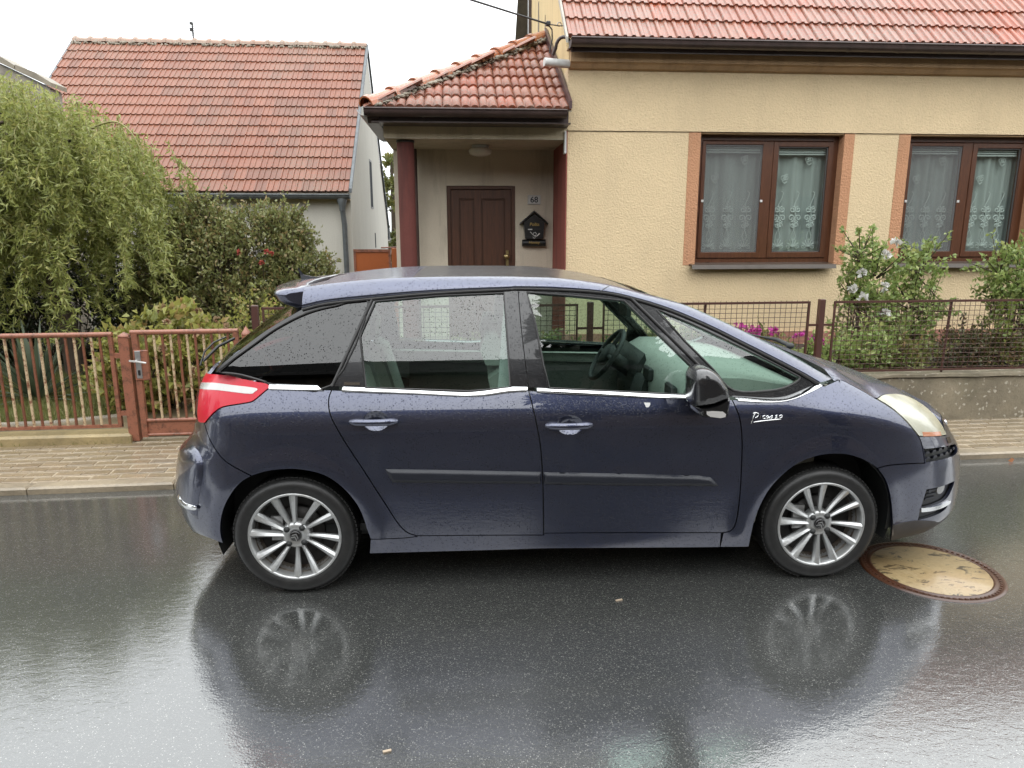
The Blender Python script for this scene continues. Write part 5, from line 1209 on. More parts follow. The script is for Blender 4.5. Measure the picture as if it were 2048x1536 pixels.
for nm, k, mt, pr_, sp_ in (('quarter_glass', 'qglass', 'pglass', fr1, 1), ('rear_door_glass', 'rglass', 'cglass', fr2, 0), ('front_door_glass', 'fglass', 'cglass', fr3, 0), ('front_quarter_glass', 'fqglass', 'cglass', fr4, 1)):
    L = chain(c[k] if sp_ else CT[k]); panel(nm, L, mt, fn=Gcar, parent=pr_, gap=-.008, off=-.006, thick=.0005, grid=.05, mirror=False)
    Li = inset(L, -.004); N_ = normals(Gcar, Li); Q = Gcar(Li[:, 0], Li[:, 1])+N_*.002
    MB().tube([tuple(q) for q in Q], .0055, 6, closed=True).build('window_seal', MT['seal'], pr_)
for pts_, pr_ in ((CT['doorR'], fr2), (c['fqseam'], fr3)):
    L = np.array(pts_); N_ = normals(Gcar, L); Q = Gcar(L[:, 0], L[:, 1])+N_*.005; MB().tube([tuple(q) for q in Q], .008, 6).build('door_edge_seal', MT['seal'], pr_)
L = np.array(A); N_ = normals(Gcar, L); Q = Gcar(L[:, 0], L[:, 1])+N_*.006-np.array((0, 0, .006))
o = MB().tube([tuple(q) for q in Q], .009, 6).build('drip_rail', MT['seal'], car); near_parts.append(o)
panel('door_tag', [np.array(p, float) for p in CT['tag']], 'chrome', fn=Gcar, parent=fr2, gap=0, off=.003, thick=.004, grid=.02, mirror=False)
def resamp(P, n):
    P = np.array(P, float); d = np.concatenate([[0], np.cumsum(np.linalg.norm(np.diff(P, axis=0), axis=1))]); t = np.linspace(0, d[-1], n)
    return np.stack([np.interp(t, d, P[:, i]) for i in range(P.shape[1])], 1)
def grid_mesh(name, G, mat, parent=None, mirror=False, flip=False):
    n, m_, _ = G.shape; V = G.reshape(-1, 3).tolist(); F_ = []
    for i in range(n-1):
        for j in range(m_-1):
            q = (i*m_+j, (i+1)*m_+j, (i+1)*m_+j+1, i*m_+j+1); F_.append(q[::-1] if flip else q)
    o = MB().add(V, F_, True).build(name, MT[mat] if isinstance(mat, str) else mat, parent or car)
    if mirror: near_parts.append(o)
    return o
# chrome waist line: ribbon between the glass foot and the skin
def ribbon(name, top, bot, n, parent):
    T = resamp([Gcar(np.array(p[0]), np.array(p[1])) for p in top], n); B_ = resamp([Fcar(np.array(p[0]), np.array(p[1])) for p in bot], n)
    T[:, 1] -= .004; T[:, 2] += .002; B_[:, 1] -= .003; B_[:, 2] -= .003; md = (T+B_)/2; md[:, 1] -= .007; q1 = T*.75+B_*.25; q1[:, 1] -= .004; q3 = T*.2+B_*.8; q3[:, 1] -= .010; B_[:, 1] -= .008; e0 = T.copy(); e0[:, 1] += .012; e1 = B_.copy(); e1[:, 1] += .012
    return grid_mesh(name, np.stack([e1, B_, q3, md, q1, T, e0], 1), 'chrome', parent, mirror=True)
def cutx(L, x0, x1): return [p for p in L if x0 <= p[0] <= x1]
xs1, xs3, xs4 = CT['s1'][0][0], CT['s3'][0][0], CT['s4'][0][0]
ribbon('waist_trim', cutx(c['ctop1'], -9, xs1-.003), cutx(c['belt1'], -9, xs1-.003), 12, car)
ribbon('waist_trim', cutx(c['ctop1'], xs1+.004, xs3-.004), cutx(c['belt2'], xs1+.004, xs3-.004), 40, car)
ribbon('waist_trim', cutx(c['ctop2'], xs3+.004, xs4-.004), cutx(c['belt3'], xs3+.004, xs4-.004), 40, car)
ribbon('waist_trim', cutx(c['ctop2'], xs4+.004, 9), cutx(c['belt4'], xs4+.004, 9), 24, car)
# roof rail / windscreen pillar strip
N_R = 90
A3 = resamp([Gcar(np.array(p[0]), np.array(p[1]))+np.array((0, -.012, .004)) for p in A], N_R)
B3 = resamp(spl(CT['B'], 5), N_R)
ctrl = np.stack([(A3[:, 0]+B3[:, 0])/2, A3[:, 1]*.72+B3[:, 1]*.28-.003, A3[:, 2]*.25+B3[:, 2]*.75], 1)
rows = []
for t in np.linspace(0, 1, 9): rows.append(A3*(1-t)**2+ctrl*2*t*(1-t)+B3*t*t)
tuck = A3.copy(); tuck[:, 1] += .03
RAIL = np.stack([tuck]+rows, 1)
cut = int(N_R*.545)
grid_mesh('roof_rail', RAIL[:cut+1], 'paint', mirror=True); grid_mesh('windscreen_pillar', RAIL[cut:], 'paint', mirror=True)
o = MB().tube([tuple(p+np.array((0, -.0015, 0))) for p in RAIL[cut][1:]], .0022, 5).build('pillar_seam', MT['gloss'], car); near_parts.append(o)
def loft(edge, crown, fwd, m_=25, prof=lambda v: 1-v*v):
    rows = []
    for v in np.linspace(-1, 1, m_):
        q = edge.copy(); q[:, 1] = edge[:, 1]*(-v); k = prof(v); q[:, 2] += crown*k; q[:, 0] += fwd*k; rows.append(q)
    return np.stack(rows, 1)
iw = int(np.argmin(abs(B3[:, 0]-1.74))); ig = int(np.argmin(abs(B3[:, 0]-.62)))
grid_mesh('roof', loft(B3[:ig+1], .008, 0), 'beaded'); grid_mesh('panoramic_roof', loft(B3[ig:iw+1], .008, 0), 'wetroof')
WS = B3[iw:]; tt_ = np.linspace(0, 1, len(WS))[:, None]
ws = np.stack([np.concatenate([WS[:, :1]+(.05*tt_)*(1-v*v), WS[:, 1:2]*(-v), WS[:, 2:]+.008*(1-v*v)*(1-tt_)-.075*np.minimum(1, tt_*4)*(1-.4*tt_)*(1-v**4)], 1) for v in np.linspace(-1, 1, 25)], 1)
ws[:, :, 0] += .01; grid_mesh('windscreen', ws, 'wglass')
b = MB()
for v in (-.55, -.2, .2, .55): b.tube([(1.15+abs(v)*.02, v, 1.612), (1.16, v, 1.613)], .004, 4)
# bonnet: rolls up from the wing seam, then nearly flat
ft = [Fcar(np.array(p[0]), np.array(p[1])) for p in S['ftop'][6:]]
htop = [Fcar(np.array(p[0]), np.array(p[1])) for p in S['headt'][2:]]; uu0 = CT['headt'][-1]
nose = [Fcar(np.array(u_), np.array(z_)) for u_, z_ in ((uu0[0]+.05, .80), (uu0[0]+.15, .805), (uu0[0]+.3, .81), (UCF-.03, .812))]
he = np.array([tuple(p) for p in ft[::1]]); 
hedge = resamp(np.concatenate([he, np.array(htop), np.array(nose)]), 60)
def hprof(v):
    e_ = 1-abs(v); return min(1, e_/.16)*.55+.45*(1-v*v)
tn = np.clip(1-(hedge[:, 0]-2.85)/.95, 0, 1)[:, None]
hood = np.stack([np.concatenate([hedge[:, :1]+.0*tn, hedge[:, 1:2]*(-v), hedge[:, 2:]+(.012+.05*tn)*hprof(v)], 1) for v in np.linspace(-1, 1, 41)], 1)
hood[:, 0, 1] += .004; grid_mesh('bonnet', hood, 'beaded')
# cowl under the screen, wiper arms
ce = np.array([WS[-1]+np.array((-.03, .01, -.025)), hedge[0]+np.array((.02, .02, -.03))]); 
cw0 = np.stack([np.array((WS[-1][0]+.13*(1-v*v)-.04, -.735*(-v)*-1*-1, WS[-1][2]-.02)) for v in np.linspace(-1, 1, 21)], 0)
cw1 = np.stack([np.array((hedge[0][0]+.03+.0*(1-v*v), hedge[0][1]*(-v), hedge[0][2]+(.045)*hprof(v))) for v in np.linspace(-1, 1, 21)], 0)
cwl = np.stack([cw0, cw0*.6+cw1*.4-np.array((0, 0, .03)), cw0*.2+cw1*.8-np.array((0, 0, .03)), cw1], 0); grid_mesh('cowl', cwl, 'black')
for (p, q, r2) in (((2.86, -.56, 1.085), (2.80, -.1, 1.12), (2.62, .42, 1.17)), ((2.92, .1, 1.11), (2.88, .4, 1.12), (2.66, .64, 1.15))):
    MB().tube([p, tuple((np.array(p)+np.array(q))/2+np.array((0, 0, .012))), q], [.016, .013, .010], 7).tube([q, r2], .006, 6).ball(p, .026, 6, (1, 1, .8)).build('wiper', MT['cabin_dark'], car)
# roof spoiler with shark-fin aerial
top, bot = CT['spt'], CT['spb']
ys = [-.640, -.632, -.60, -.5, -.3, 0, .3, .5, .60, .632, .640]; sec = []
front_top, front_bot = (.125, 1.560), (.10, 1.47)
for yy in ys:
    a = abs(yy); sh = 1-(a/.66)**6*.9; dx = -.10*(1-(a/.6)**2) if a < .6 else .02*(a-.6)/.04; sc_ = 1 if a < .61 else (.9 if a < .635 else .6)
    prof = [front_top]+[(x_+dx, z_) for x_, z_ in top[::-1]]+[(x_+dx, z_) for x_, z_ in bot]+[front_bot]
    mz = 1.50; sec.append([(x_ if sc_ == 1 else .05+(x_-.05)*sc_, yy, mz+(z_-mz)*sc_+(.006 if a < .5 else 0)) for x_, z_ in prof])
n_ = len(sec[0]); b = MB(); b.add([p for s in sec for p in s], [(i*n_+j, i*n_+(j+1) % n_, (i+1)*n_+(j+1) % n_, (i+1)*n_+j) for i in range(len(ys)-1) for j in range(n_)], True); b.add(sec[0], [tuple(range(n_))[::-1]]); b.add(sec[-1], [tuple(range(n_))])
sp_o = b.build('roof_spoiler', MT['paint'], car)
b = MB(); pf2 = [(-.105, 1.625), (-.10, 1.60), (-.075, 1.582), (-.03, 1.571), (.02, 1.566), (.02, 1.552), (-.085, 1.552), (-.092, 1.58)]
k_ = len(pf2); b.add([(x_, -.004-.012*max(0, (1.60-z_)/.05), z_-.004) for x_, z_ in pf2]+[(x_, .004+.012*max(0, (1.60-z_)/.05), z_-.004) for x_, z_ in pf2], [tuple(range(k_)), tuple(range(2*k_-1, k_-1, -1))]+[(i, k_+i, k_+(i+1) % k_, (i+1) % k_) for i in range(k_)]); b.build('roof_aerial', MT['strip'], car)
# rear screen
D3 = resamp([Gcar(np.array(p[0]), np.array(p[1]))+np.array((0, .004, 0)) for p in c['D']], 24)
hg = []
for v in np.linspace(-1, 1, 25):
    q = D3.copy(); e_ = 1-abs(v)**2.2; q[:, 1] = D3[:, 1]*(-v); q[:, 0] -= .085*e_; q[:, 2] += .035*e_; hg.append(q)
grid_mesh('rear_screen', np.stack(hg, 1), 'pglass', flip=True)
MB().tube([(-.60, -.30, 1.10), (-.585, -.26, 1.17), (-.545, -.22, 1.215), (-.50, -.15, 1.235)], .005, 6).tube([(-.59, -.28, 1.12), (-.53, -.2, 1.19), (-.47, -.1, 1.22)], .008, 6).build('rear_wiper', MT['black'], car)
# inner black shell so gaps read dark
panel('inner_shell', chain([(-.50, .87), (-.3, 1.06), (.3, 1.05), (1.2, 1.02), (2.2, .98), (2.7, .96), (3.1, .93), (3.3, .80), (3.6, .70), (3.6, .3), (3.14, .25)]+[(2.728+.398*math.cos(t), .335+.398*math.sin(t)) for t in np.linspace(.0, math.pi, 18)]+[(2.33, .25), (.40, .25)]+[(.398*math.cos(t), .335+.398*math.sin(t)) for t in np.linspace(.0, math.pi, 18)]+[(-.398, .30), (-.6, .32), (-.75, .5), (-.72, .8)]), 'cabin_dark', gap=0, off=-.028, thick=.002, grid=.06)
# far- and near-side door trims
panel('door_trim', chain([(.50, .30), (.46, .78), (.22, .86), (.20, 1.045), (1.0, 1.02), (2.3, .985), (2.55, .98), (2.40, .30)]), 'cabin', gap=0, off=-.075, thick=.02, grid=.08)
panel('door_trim_pocket', chain([(.45, .45), (.45, .93), (1.1, .91), (1.12, .45)]), 'cabin_mid', gap=0, off=-.085, thick=.012, grid=.08)
panel('door_trim_pocket', chain([(1.3, .42), (1.3, .93), (2.15, .90), (2.2, .42)]), 'cabin_mid', gap=0, off=-.085, thick=.012, grid=.08)
# mirrored copies for the far side
for o in list(near_parts):
    q = o.copy(); COL.objects.link(q); q.parent = o.parent; q.scale.y = -1
    for ch in list(o.children):
        d = ch.copy(); COL.objects.link(d); d.parent = q
# --- exterior mirror, sticker, badge (near side)
mo_ = np.array(CT['mir']); mc = mo_.mean(0); b = MB(); secs = [(-1.105, .45), (-1.10, .70), (-1.085, .86), (-1.06, .96), (-1.03, 1.0), (-.97, 1.0), (-.93, .96), (-.915, .85)]
Lm = np.array(spl(list(CT['mir'])+[CT['mir'][0]], 3))[:-1]; k_ = len(Lm)
V_ = [(mc[0]+(x_-mc[0])*s_, y_, mc[1]+(z_-mc[1])*s_) for y_, s_ in secs for x_, z_ in Lm]
F_ = [(i*k_+j, i*k_+(j+1) % k_, (i+1)*k_+(j+1) % k_, (i+1)*k_+j) for i in range(len(secs)-1) for j in range(k_)]
b.add(V_, F_, True); b.add(V_[:k_], [tuple(range(k_))[::-1]], True); b.add(V_[-k_:], [tuple(range(k_))])
mir = empty('door_mirror', car); b.build('mirror_housing', MT['wetblack'], mir)
ml = np.array(spl(list(CT['mlow'])+[CT['mlow'][0]], 3))[:-1]; mc2 = ml.mean(0); k_ = len(ml); secs = [(-1.085, .80), (-1.075, .93), (-1.05, 1.0), (-.95, 1.0), (-.86, .8)]
V_ = [(mc2[0]+(x_-mc2[0])*s_, y_, mc2[1]+(z_-mc2[1])*s_) for y_, s_ in secs for x_, z_ in ml]; b = MB()
b.add(V_, [(i*k_+j, i*k_+(j+1) % k_, (i+1)*k_+(j+1) % k_, (i+1)*k_+j) for i in range(len(secs)-1) for j in range(k_)], True); b.add(V_[:k_], [tuple(range(k_))[::-1]]); b.build('mirror_foot', MT['gloss'], mir)
li = np.array(CT['mind']); b = MB(); b.prism([tuple(p) for p in li], lambda a, q, d: (a, d, q), -1.092, -1.07); b.build('mirror_indicator', MT['whitelens'], mir)
panel('white_sticker', [np.array(p, float) for p in CT['sticker']], 'whitep', parent=door_f, gap=0, off=.001, thick=.0008, grid=.02, mirror=False)
b = MB()
for s_ in CT['badge']:
    s2 = [tuple(p) for p in spl(s_, 4)] if len(s_) > 2 else s_
    n2 = len(s2); b.tube(s2, [.0028 if 0 < i < n2-1 else .0018 for i in range(n2)], 6)
b.build('script_badge', MT['chrome'], fender)
# --- wheels
def wheel(x, near=True):
    w = empty('wheel', car, (x, -.855 if near else .855, .3128))
    sg = 1 if near else -1
    AX = (0, 1, 0)
    tp = [(.222, .012), (.232, .004), (.240, -.002), (.252, -.004), (.270, -.007), (.286, -.004), (.298, .008), (.3075, .024), (.3125, .045), (.3135, .1), (.3125, .165), (.303, .195), (.27, .212), (.225, .205)]
    b = MB().lathe(tp, (0, 0, 0), AX, 96); b.v = [(a, y_*sg, z_) for a, y_, z_ in b.v]
    b.v = [(a, y_, max(z_, -.3118)) for a, y_, z_ in b.v]; ty = b.build('tyre', MT['tyre'], w)
    tb = MB()
    for i in range(84):     # shoulder tread blocks
        t = 2*math.pi*i/84; c0, s0 = math.cos(t), math.sin(t); hw = .0085
        if s0 < -.97: continue
        vs = []
        for yy, rr in ((.020, .3065), (.020, .3135), (.055, .3145), (.055, .308)):
            for k in (-hw, hw): vs.append((c0*rr-s0*k, yy*sg, s0*rr+c0*k))
        tb.add(vs, [(0, 1, 3, 2), (2, 3, 5, 4), (4, 5, 7, 6), (0, 2, 4, 6), (1, 7, 5, 3)])
    o = tb.build('tread_blocks', MT['tyre'], w); o['kind'] = 'stuff'
    rb_ = MB().lathe([(.2335, .008), (.2345, .000), (.2300, -.004), (.2235, -.003), (.219, .004), (.215, .022), (.206, .05), (.200, .09), (.200, .19)], (0, 0, 0), AX, 80); rb_.v = [(a, y_*sg, z_) for a, y_, z_ in rb_.v]
    rb_.build('rim', MT['alloy'], w)
    bl = MB().lathe([(.2095, .035), (.2, .09), (.196, .19)], (0, 0, 0), AX, 64); bl.v = [(a*.998, y_*sg, z_*.998) for a, y_, z_ in bl.v]; bl.build('rim_barrel', MT['barrel'], w)
    hub = MB().lathe([(.0, .020), (.030, .020), (.034, .016), (.058, .017), (.070, .026), (.074, .05), (.076, .07)], (0, 0, 0), AX, 48); hub.v = [(a, y_*sg, z_) for a, y_, z_ in hub.v]; hub.build('hub', MT['alloy'], w)
    # twelve blades sweeping from the hub, ridge along one side
    sp = MB(); st = 9; rows_ = []
    for i in range(st):
        t = i/(st-1); r = .036+(.222-.036)*t; ang = .045*t
        wd = .0095+.0125*t**1.3; dep = .030-.024*math.sin(math.pi*min(1, t*1.0)*.5)-.0
        yy = .022-.022*t**.9+.004*math.sin(math.pi*t)
        rows_.append((r, ang, wd, yy))
    vs = []
    for r, ang, wd, yy in rows_:
        for off_, dy in ((-1.0, .020), (-.95, .006), (-.35, -.004), (.55, .004), (1.0, .018), (.8, .034)):
            a_ = ang+off_*wd/r; vs.append((math.sin(a_)*r, (yy+dy)*sg, math.cos(a_)*r))
    sp.add(vs, [(i*6+j, i*6+(j+1) % 6, (i+1)*6+(j+1) % 6, (i+1)*6+j) for i in range(st-1) for j in range(6)], False)
    me = sp.mesh('spoke'); me.materials.append(MT['alloy'].m)
    for k in range(12):
        o = link('spoke', me, None, w); o.rotation_euler.y = 2*math.pi*k/12+(.05 if k % 2 else -.03)
    for k in range(4):
        t = math.pi/4+k*math.pi/2+.08; cx, cz = math.cos(t)*.0545, math.sin(t)*.0545
        b = MB().lathe([(0, .012), (.0150, .012), (.0155, .016)], (cx, 0, cz), AX, 16).lathe([(0, .0085), (.0085, .0085), (.0085, .013)], (cx, 0, cz), AX, 6)
        b.v = [(a, y_*sg, z_) for a, y_, z_ in b.v]; b.build('lug_nut', MT['cabin_dark'], w)
    cap = MB().lathe([(0, .006), (.022, .007), (.0275, .010), (.0285, .022)], (0, 0, 0), AX, 28); cap.v = [(a, y_*sg, z_) for a, y_, z_ in cap.v]; cap.build('centre_cap', MT['gloss'], w)
    ch_ = MB()
    for dz in (.0045, -.0105):
        q = [(-.017, dz-.008), (0, dz+.006), (.017, dz-.008), (.017, dz-.0025), (0, dz+.0125), (-.017, dz-.0025)]
        ca_, sa_ = math.cos(-.5), math.sin(-.5); q = [(a*ca_-c__*sa_, a*sa_+c__*ca_) for a, c__ in q]
        ch_.prism(q, lambda a, c__, d: (a, d*sg, c__), .0035, .0075)
    ch_.build('chevron_emblem', MT['steel'], w)
    dk = MB().lathe([(.07, .075), (.135, .075), (.138, .095), (.05, .095)], (0, 0, 0), AX, 40); dk.lathe([(0, .10), (.205, .10)], (0, 0, 0), AX, 40); dk.v = [(a, y_*sg, z_) for a, y_, z_ in dk.v]; dk.build('brake_disc', mat_simple('brake_disc', (.045, .042, .040), .5, .3, 14, metal=.4), w)
    b = MB().box((-.13, .058*sg, -.04), (-.07, .078*sg, .09)); b.build('brake_caliper', MT['steel'], w)
    return w
for xx in (0, 2.728):
    wheel(xx, True); wheel(xx, False)
    for sg in (-1, 1):
        b = MB(); rr = .385; zc = .335; n_ = 26
        rr = .412; pr_ = [(xx+math.cos(t)*rr, zc+math.sin(t)*rr) for t in np.linspace(-.35, math.pi+.35, n_)]
        vs = [(a, sg*.79, z_) for a, z_ in pr_]+[(a, sg*.5, z_) for a, z_ in pr_]
        b.add(vs, [(i, i+1, n_+i+1, n_+i) for i in range(n_-1)], True); b.add([(xx-.42, sg*.5, .2), (xx+.42, sg*.5, .2), (xx+.42, sg*.5, .75), (xx-.42, sg*.5, .75)], [(0, 1, 2, 3)])
        b.build('wheel_arch_liner', MT['cabin_dark'], car)
# --- floor, cabin
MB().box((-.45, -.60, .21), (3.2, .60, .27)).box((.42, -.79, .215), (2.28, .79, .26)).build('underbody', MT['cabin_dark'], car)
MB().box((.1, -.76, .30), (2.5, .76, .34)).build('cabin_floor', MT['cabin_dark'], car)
def seat(x, y, w, mat, zb=.40):
    s_ = empty('seat', car); pr_ = lambda a, c__, d: (a, d, c__)
    MB().prism([(x-.02, zb), (x+.50, zb+.02), (x+.52, zb+.13), (x+.46, zb+.17), (x+.05, zb+.12)], pr_, y-w/2, y+w/2, True).build('seat_cushion', mat, s_)
    b = MB(); pb = [(x+.06, zb+.08), (x+.0, zb+.35), (x-.09, zb+.66), (x-.15, zb+.70), (x-.21, zb+.66), (x-.13, zb+.30), (x-.07, zb+.06)]
    for sc_, y0, y1 in ((1, y-w/2+.04, y+w/2-.04),): b.prism(pb, pr_, y0, y1, True)
    b.build('backrest', mat, s_)
    b = MB(); hx, hz = x-.19, zb+.72
    b.prism([(hx-.03, hz), (hx+.05, hz), (hx+.055, hz+.12), (hx+.02, hz+.18), (hx-.03, hz+.17), (hx-.06, hz+.08)], pr_, y-.13, y+.13, True); b.build('headrest', mat, s_)
for yy in (-.38, .38): seat(1.20, yy, .50, MT['cabin'])
for yy in (-.46, 0, .46): seat(.42, yy, .44, MT['cabin'], .42)
MB().box((-.52, -.62, .80), (.10, .62, .83)).build('parcel_shelf', MT['cabin_dark'], car)
# headlining follows the roof
grid_mesh('headlining', loft(B3[:iw+1]-np.array((0, 0, .045)), .008, 0), 'liner', flip=True)
for sg in (-1, 1):
    G_ = RAIL[:, 1:].copy(); G_[:, :, 1] += .035; G_[:, :, 2] -= .03; G_[:, :, 1] *= -sg; grid_mesh('pillar_trim', G_[:, ::2], 'liner', flip=sg < 0)
    MB().prism([(1.03, 1.0), (1.22, 1.0), (1.16, 1.55), (1.08, 1.55)], lambda a, c__, d: (a, sg*(d-.33*(c__-1.0)), c__), .75, .80).build('centre_pillar_trim', MT['liner'], car)
# dashboard, wheel
pr_ = lambda a, c__, d: (a, d, c__)
MB().prism([(2.02, .55), (1.97, .80), (1.96, .93), (2.00, 1.03), (2.10, 1.085), (2.30, 1.08), (2.60, 1.03), (2.75, .98), (2.7, .5)], pr_, -.74, .74, True).build('dashboard', MT['cabin'], car)
MB().prism([(1.95, .70), (1.93, .90), (1.945, 1.0), (1.99, 1.07), (2.0, 1.03), (2.02, .7)], pr_, .10, .70, True).build('dash_cluster', MT['cabin_dark'], car)
b = MB()
for yy in (-.62, -.12): b.box((1.945, yy-.07, .95), (1.975, yy+.07, 1.03), bev=.01)
b.build('air_vent', MT['cabin_dark'], car)
MB().prism([(1.93, .60), (1.90, .82), (1.94, .95), (2.0, .95), (2.05, .6)], pr_, -.12, .12, True).build('centre_console', MT['cabin_dark'], car)
sw = empty('steering_wheel', car); sc_ = Vector((1.80, .37, 1.02)); axn = Vector((-.83, 0, .55)).normalized(); e1 = Vector((0, 1, 0)); e2 = axn.cross(e1)
MB().tube([sc_+e1*math.cos(t)*.185+e2*math.sin(t)*.185 for t in np.linspace(0, 2*math.pi, 36, endpoint=False)], .017, 8, closed=True).build('steering_rim', MT['cabin_dark'], sw)
b = MB().lathe([(0, .03), (.07, .025), (.085, .0), (.05, -.05), (.05, -.22)], sc_, tuple(axn), 20)
for t in (0, math.pi, -math.pi/2): b.tube([sc_+(e1*math.cos(t)+e2*math.sin(t))*.06, sc_+(e1*math.cos(t)+e2*math.sin(t))*.18], .016, 7)
b.build('steering_hub', MT['cabin_dark'], sw)
MB().tube([(1.86, .0, 1.43), (1.84, .0, 1.38)], .01, 6).prism([(-.11, 1.33), (.11, 1.33), (.115, 1.38), (.09, 1.395), (-.09, 1.395), (-.115, 1.38)], lambda a, c__, d: (d, a, c__), 1.82, 1.845).build('rear_view_mirror', MT['cabin_dark'], car)

# ================================================================ vegetation
def mat_leaf(name, c1, c2, c3=None, rough=.4, transl=.35, gloss=.5):
    m = M(name); t = m.t; at = m.n('ShaderNodeAttribute', attribute_name='tone'); n = m.noise(1.7, 4, .6, m.geo())
    f = at.outputs['Fac']; g = m.mix(m.rng(f, 0, 1), c1, c2)
    if c3: g = m.mix(m.rng(m.math('FRACT', m.math('MULTIPLY', f, 9.7)), .72, .98, 0, 1), g, c3)
    g = m.mix(m.rng(n, .35, .7, 0, .35), g, tuple(x*.55 for x in c1))
    m.set(Base_Color=g, Roughness=rough, Specular_IOR_Level=gloss)
    tl = m.n('ShaderNodeBsdfTranslucent'); m.l(g, tl.inputs['Color']); mx = m.n('ShaderNodeMixShader'); mx.inputs[0].default_value = transl
    m.l(m.b.outputs[0], mx.inputs[1]); m.l(tl.outputs[0], mx.inputs[2]); m.l(mx.outputs[0], m.out.inputs['Surface']); return m
def nrm_(a): return a/(np.linalg.norm(a, axis=-1, keepdims=True)+1e-9)
def leaf_cloud(name, P, D, L, Wd, mat, parent, seed=0, fold=.25, curl=.2, tone=None):
    """individual leaves: six-point folded blades at P pointing along D"""
    r = np.random.default_rng(seed); n = len(P); D = nrm_(D); R_ = nrm_(np.cross(D, r.normal(size=(n, 3)))); U = np.cross(R_, D)
    L = np.broadcast_to(L, n)[:, None]*r.uniform(.7, 1.25, (n, 1)); w = np.broadcast_to(Wd, n)[:, None]*r.uniform(.75, 1.2, (n, 1))
    b = P; m1 = P+D*L*.45; tip = P+D*L-U*L*curl
    l = m1+R_*w*.5+U*w*fold; q = m1-R_*w*.5+U*w*fold
    V = np.stack([b, l, tip, q, m1], 1).reshape(-1, 3); i = np.arange(n)*5
    F_ = np.concatenate([np.stack([i, i+1, i+4], 1), np.stack([i+1, i+2, i+4], 1), np.stack([i+2, i+3, i+4], 1), np.stack([i+3, i, i+4], 1)])
    tn = r.uniform(0, 1, n) if tone is None else tone; o = link(name, raw_mesh(name, V, F_, False, np.repeat(tn, 5)), mat, parent); return o
def stems(name, paths, r, mat, parent, n=4):
    b = MB()
    for p in paths: b.tube(p, [r*(1-.6*i/max(1, len(p)-1)) for i in range(len(p))], n, cap=False)
    return b.build(name, mat, parent)
bark = mat_simple('grey_brown_bark', (.09, .065, .045), .8, .3, 14, bump=(30, .006)); twig_y = mat_simple('yellow_green_twig', (.26, .24, .08), .55, .25, 10)
LF = {'willow': mat_leaf('willow_leaf', (.26, .30, .075), (.44, .47, .15), (.56, .53, .18), .4, .4),
      'rose': mat_leaf('rose_leaf', (.19, .225, .075), (.34, .33, .125), (.37, .25, .11), .45, .3),
      'hyd': mat_leaf('hydrangea_leaf', (.28, .31, .07), (.48, .45, .13), (.50, .32, .15), .45, .4),
      'dark': mat_leaf('dark_shrub_leaf', (.022, .035, .013), (.05, .065, .025), None, .4, .2),
      'hib': mat_leaf('hibiscus_leaf', (.23, .33, .09), (.41, .50, .17), (.54, .56, .21), .35, .35),
      'low': mat_leaf('mixed_low_leaf', (.13, .17, .05), (.31, .31, .09), (.37, .25, .11), .5, .35),
      'lime': mat_leaf('lime_leaf', (.16, .22, .04), (.26, .30, .06), None, .4, .4),
      'far': mat_leaf('far_tree_leaf', (.12, .15, .04), (.24, .24, .07), (.30, .25, .06), .5, .4)}
# ---- weeping corkscrew willow
wl = thing('weeping_willow', 'large corkscrew willow with drooping yellow-green twigs left of orange roof', 'tree', (-4.7, 8.6, .1))
r = np.random.default_rng(3)
def curly(p0, p1, n, amp, r, sag=0):
    p0, p1 = np.array(p0, float), np.array(p1, float); t = np.linspace(0, 1, n)[:, None]; ph = r.uniform(0, 6.3, 4)
    q = p0+(p1-p0)*t; q[:, 2] -= sag*np.sin(np.pi*t[:, 0]); s = t[:, 0]*np.linalg.norm(p1-p0)
    q[:, 0] += amp*np.sin(s*17+ph[0])*np.minimum(1, s*5); q[:, 1] += amp*np.sin(s*15+ph[1])*np.minimum(1, s*5); q[:, 2] += amp*.4*np.sin(s*19+ph[2]); return q
def willow_top(x):   # crown outline, local coordinates
    return float(np.interp(x, [-3.2, -2.2, -1.2, -.6, -.15, .3, .6, 1.0, 1.35, 1.6, 1.75], [3.5, 3.6, 3.6, 3.52, 3.45, 3.38, 3.25, 3.08, 2.85, 2.7, 2.45]))
trunk = [(.1, .3, -.1), (.05, .3, .8), (-.1, .25, 1.5), (-.2, .2, 2.2)]
limbs = []
for i in range(16):
    a = r.uniform(-3, 1.3); e = (a, r.uniform(-1.0, .9), willow_top(a)-r.uniform(.3, .7)); limbs.append(curly((-.2+r.uniform(-.1, .1), .2, 1.5+r.uniform(0, .7)), e, 14, .05, r, -.25))
b = MB(); b.tube(trunk, [.12, .10, .085, .06], 10)
b.build('trunk', bark, wl)
stems('limb', limbs, .034, bark, wl, 6)
strands = []; P = []; D = []
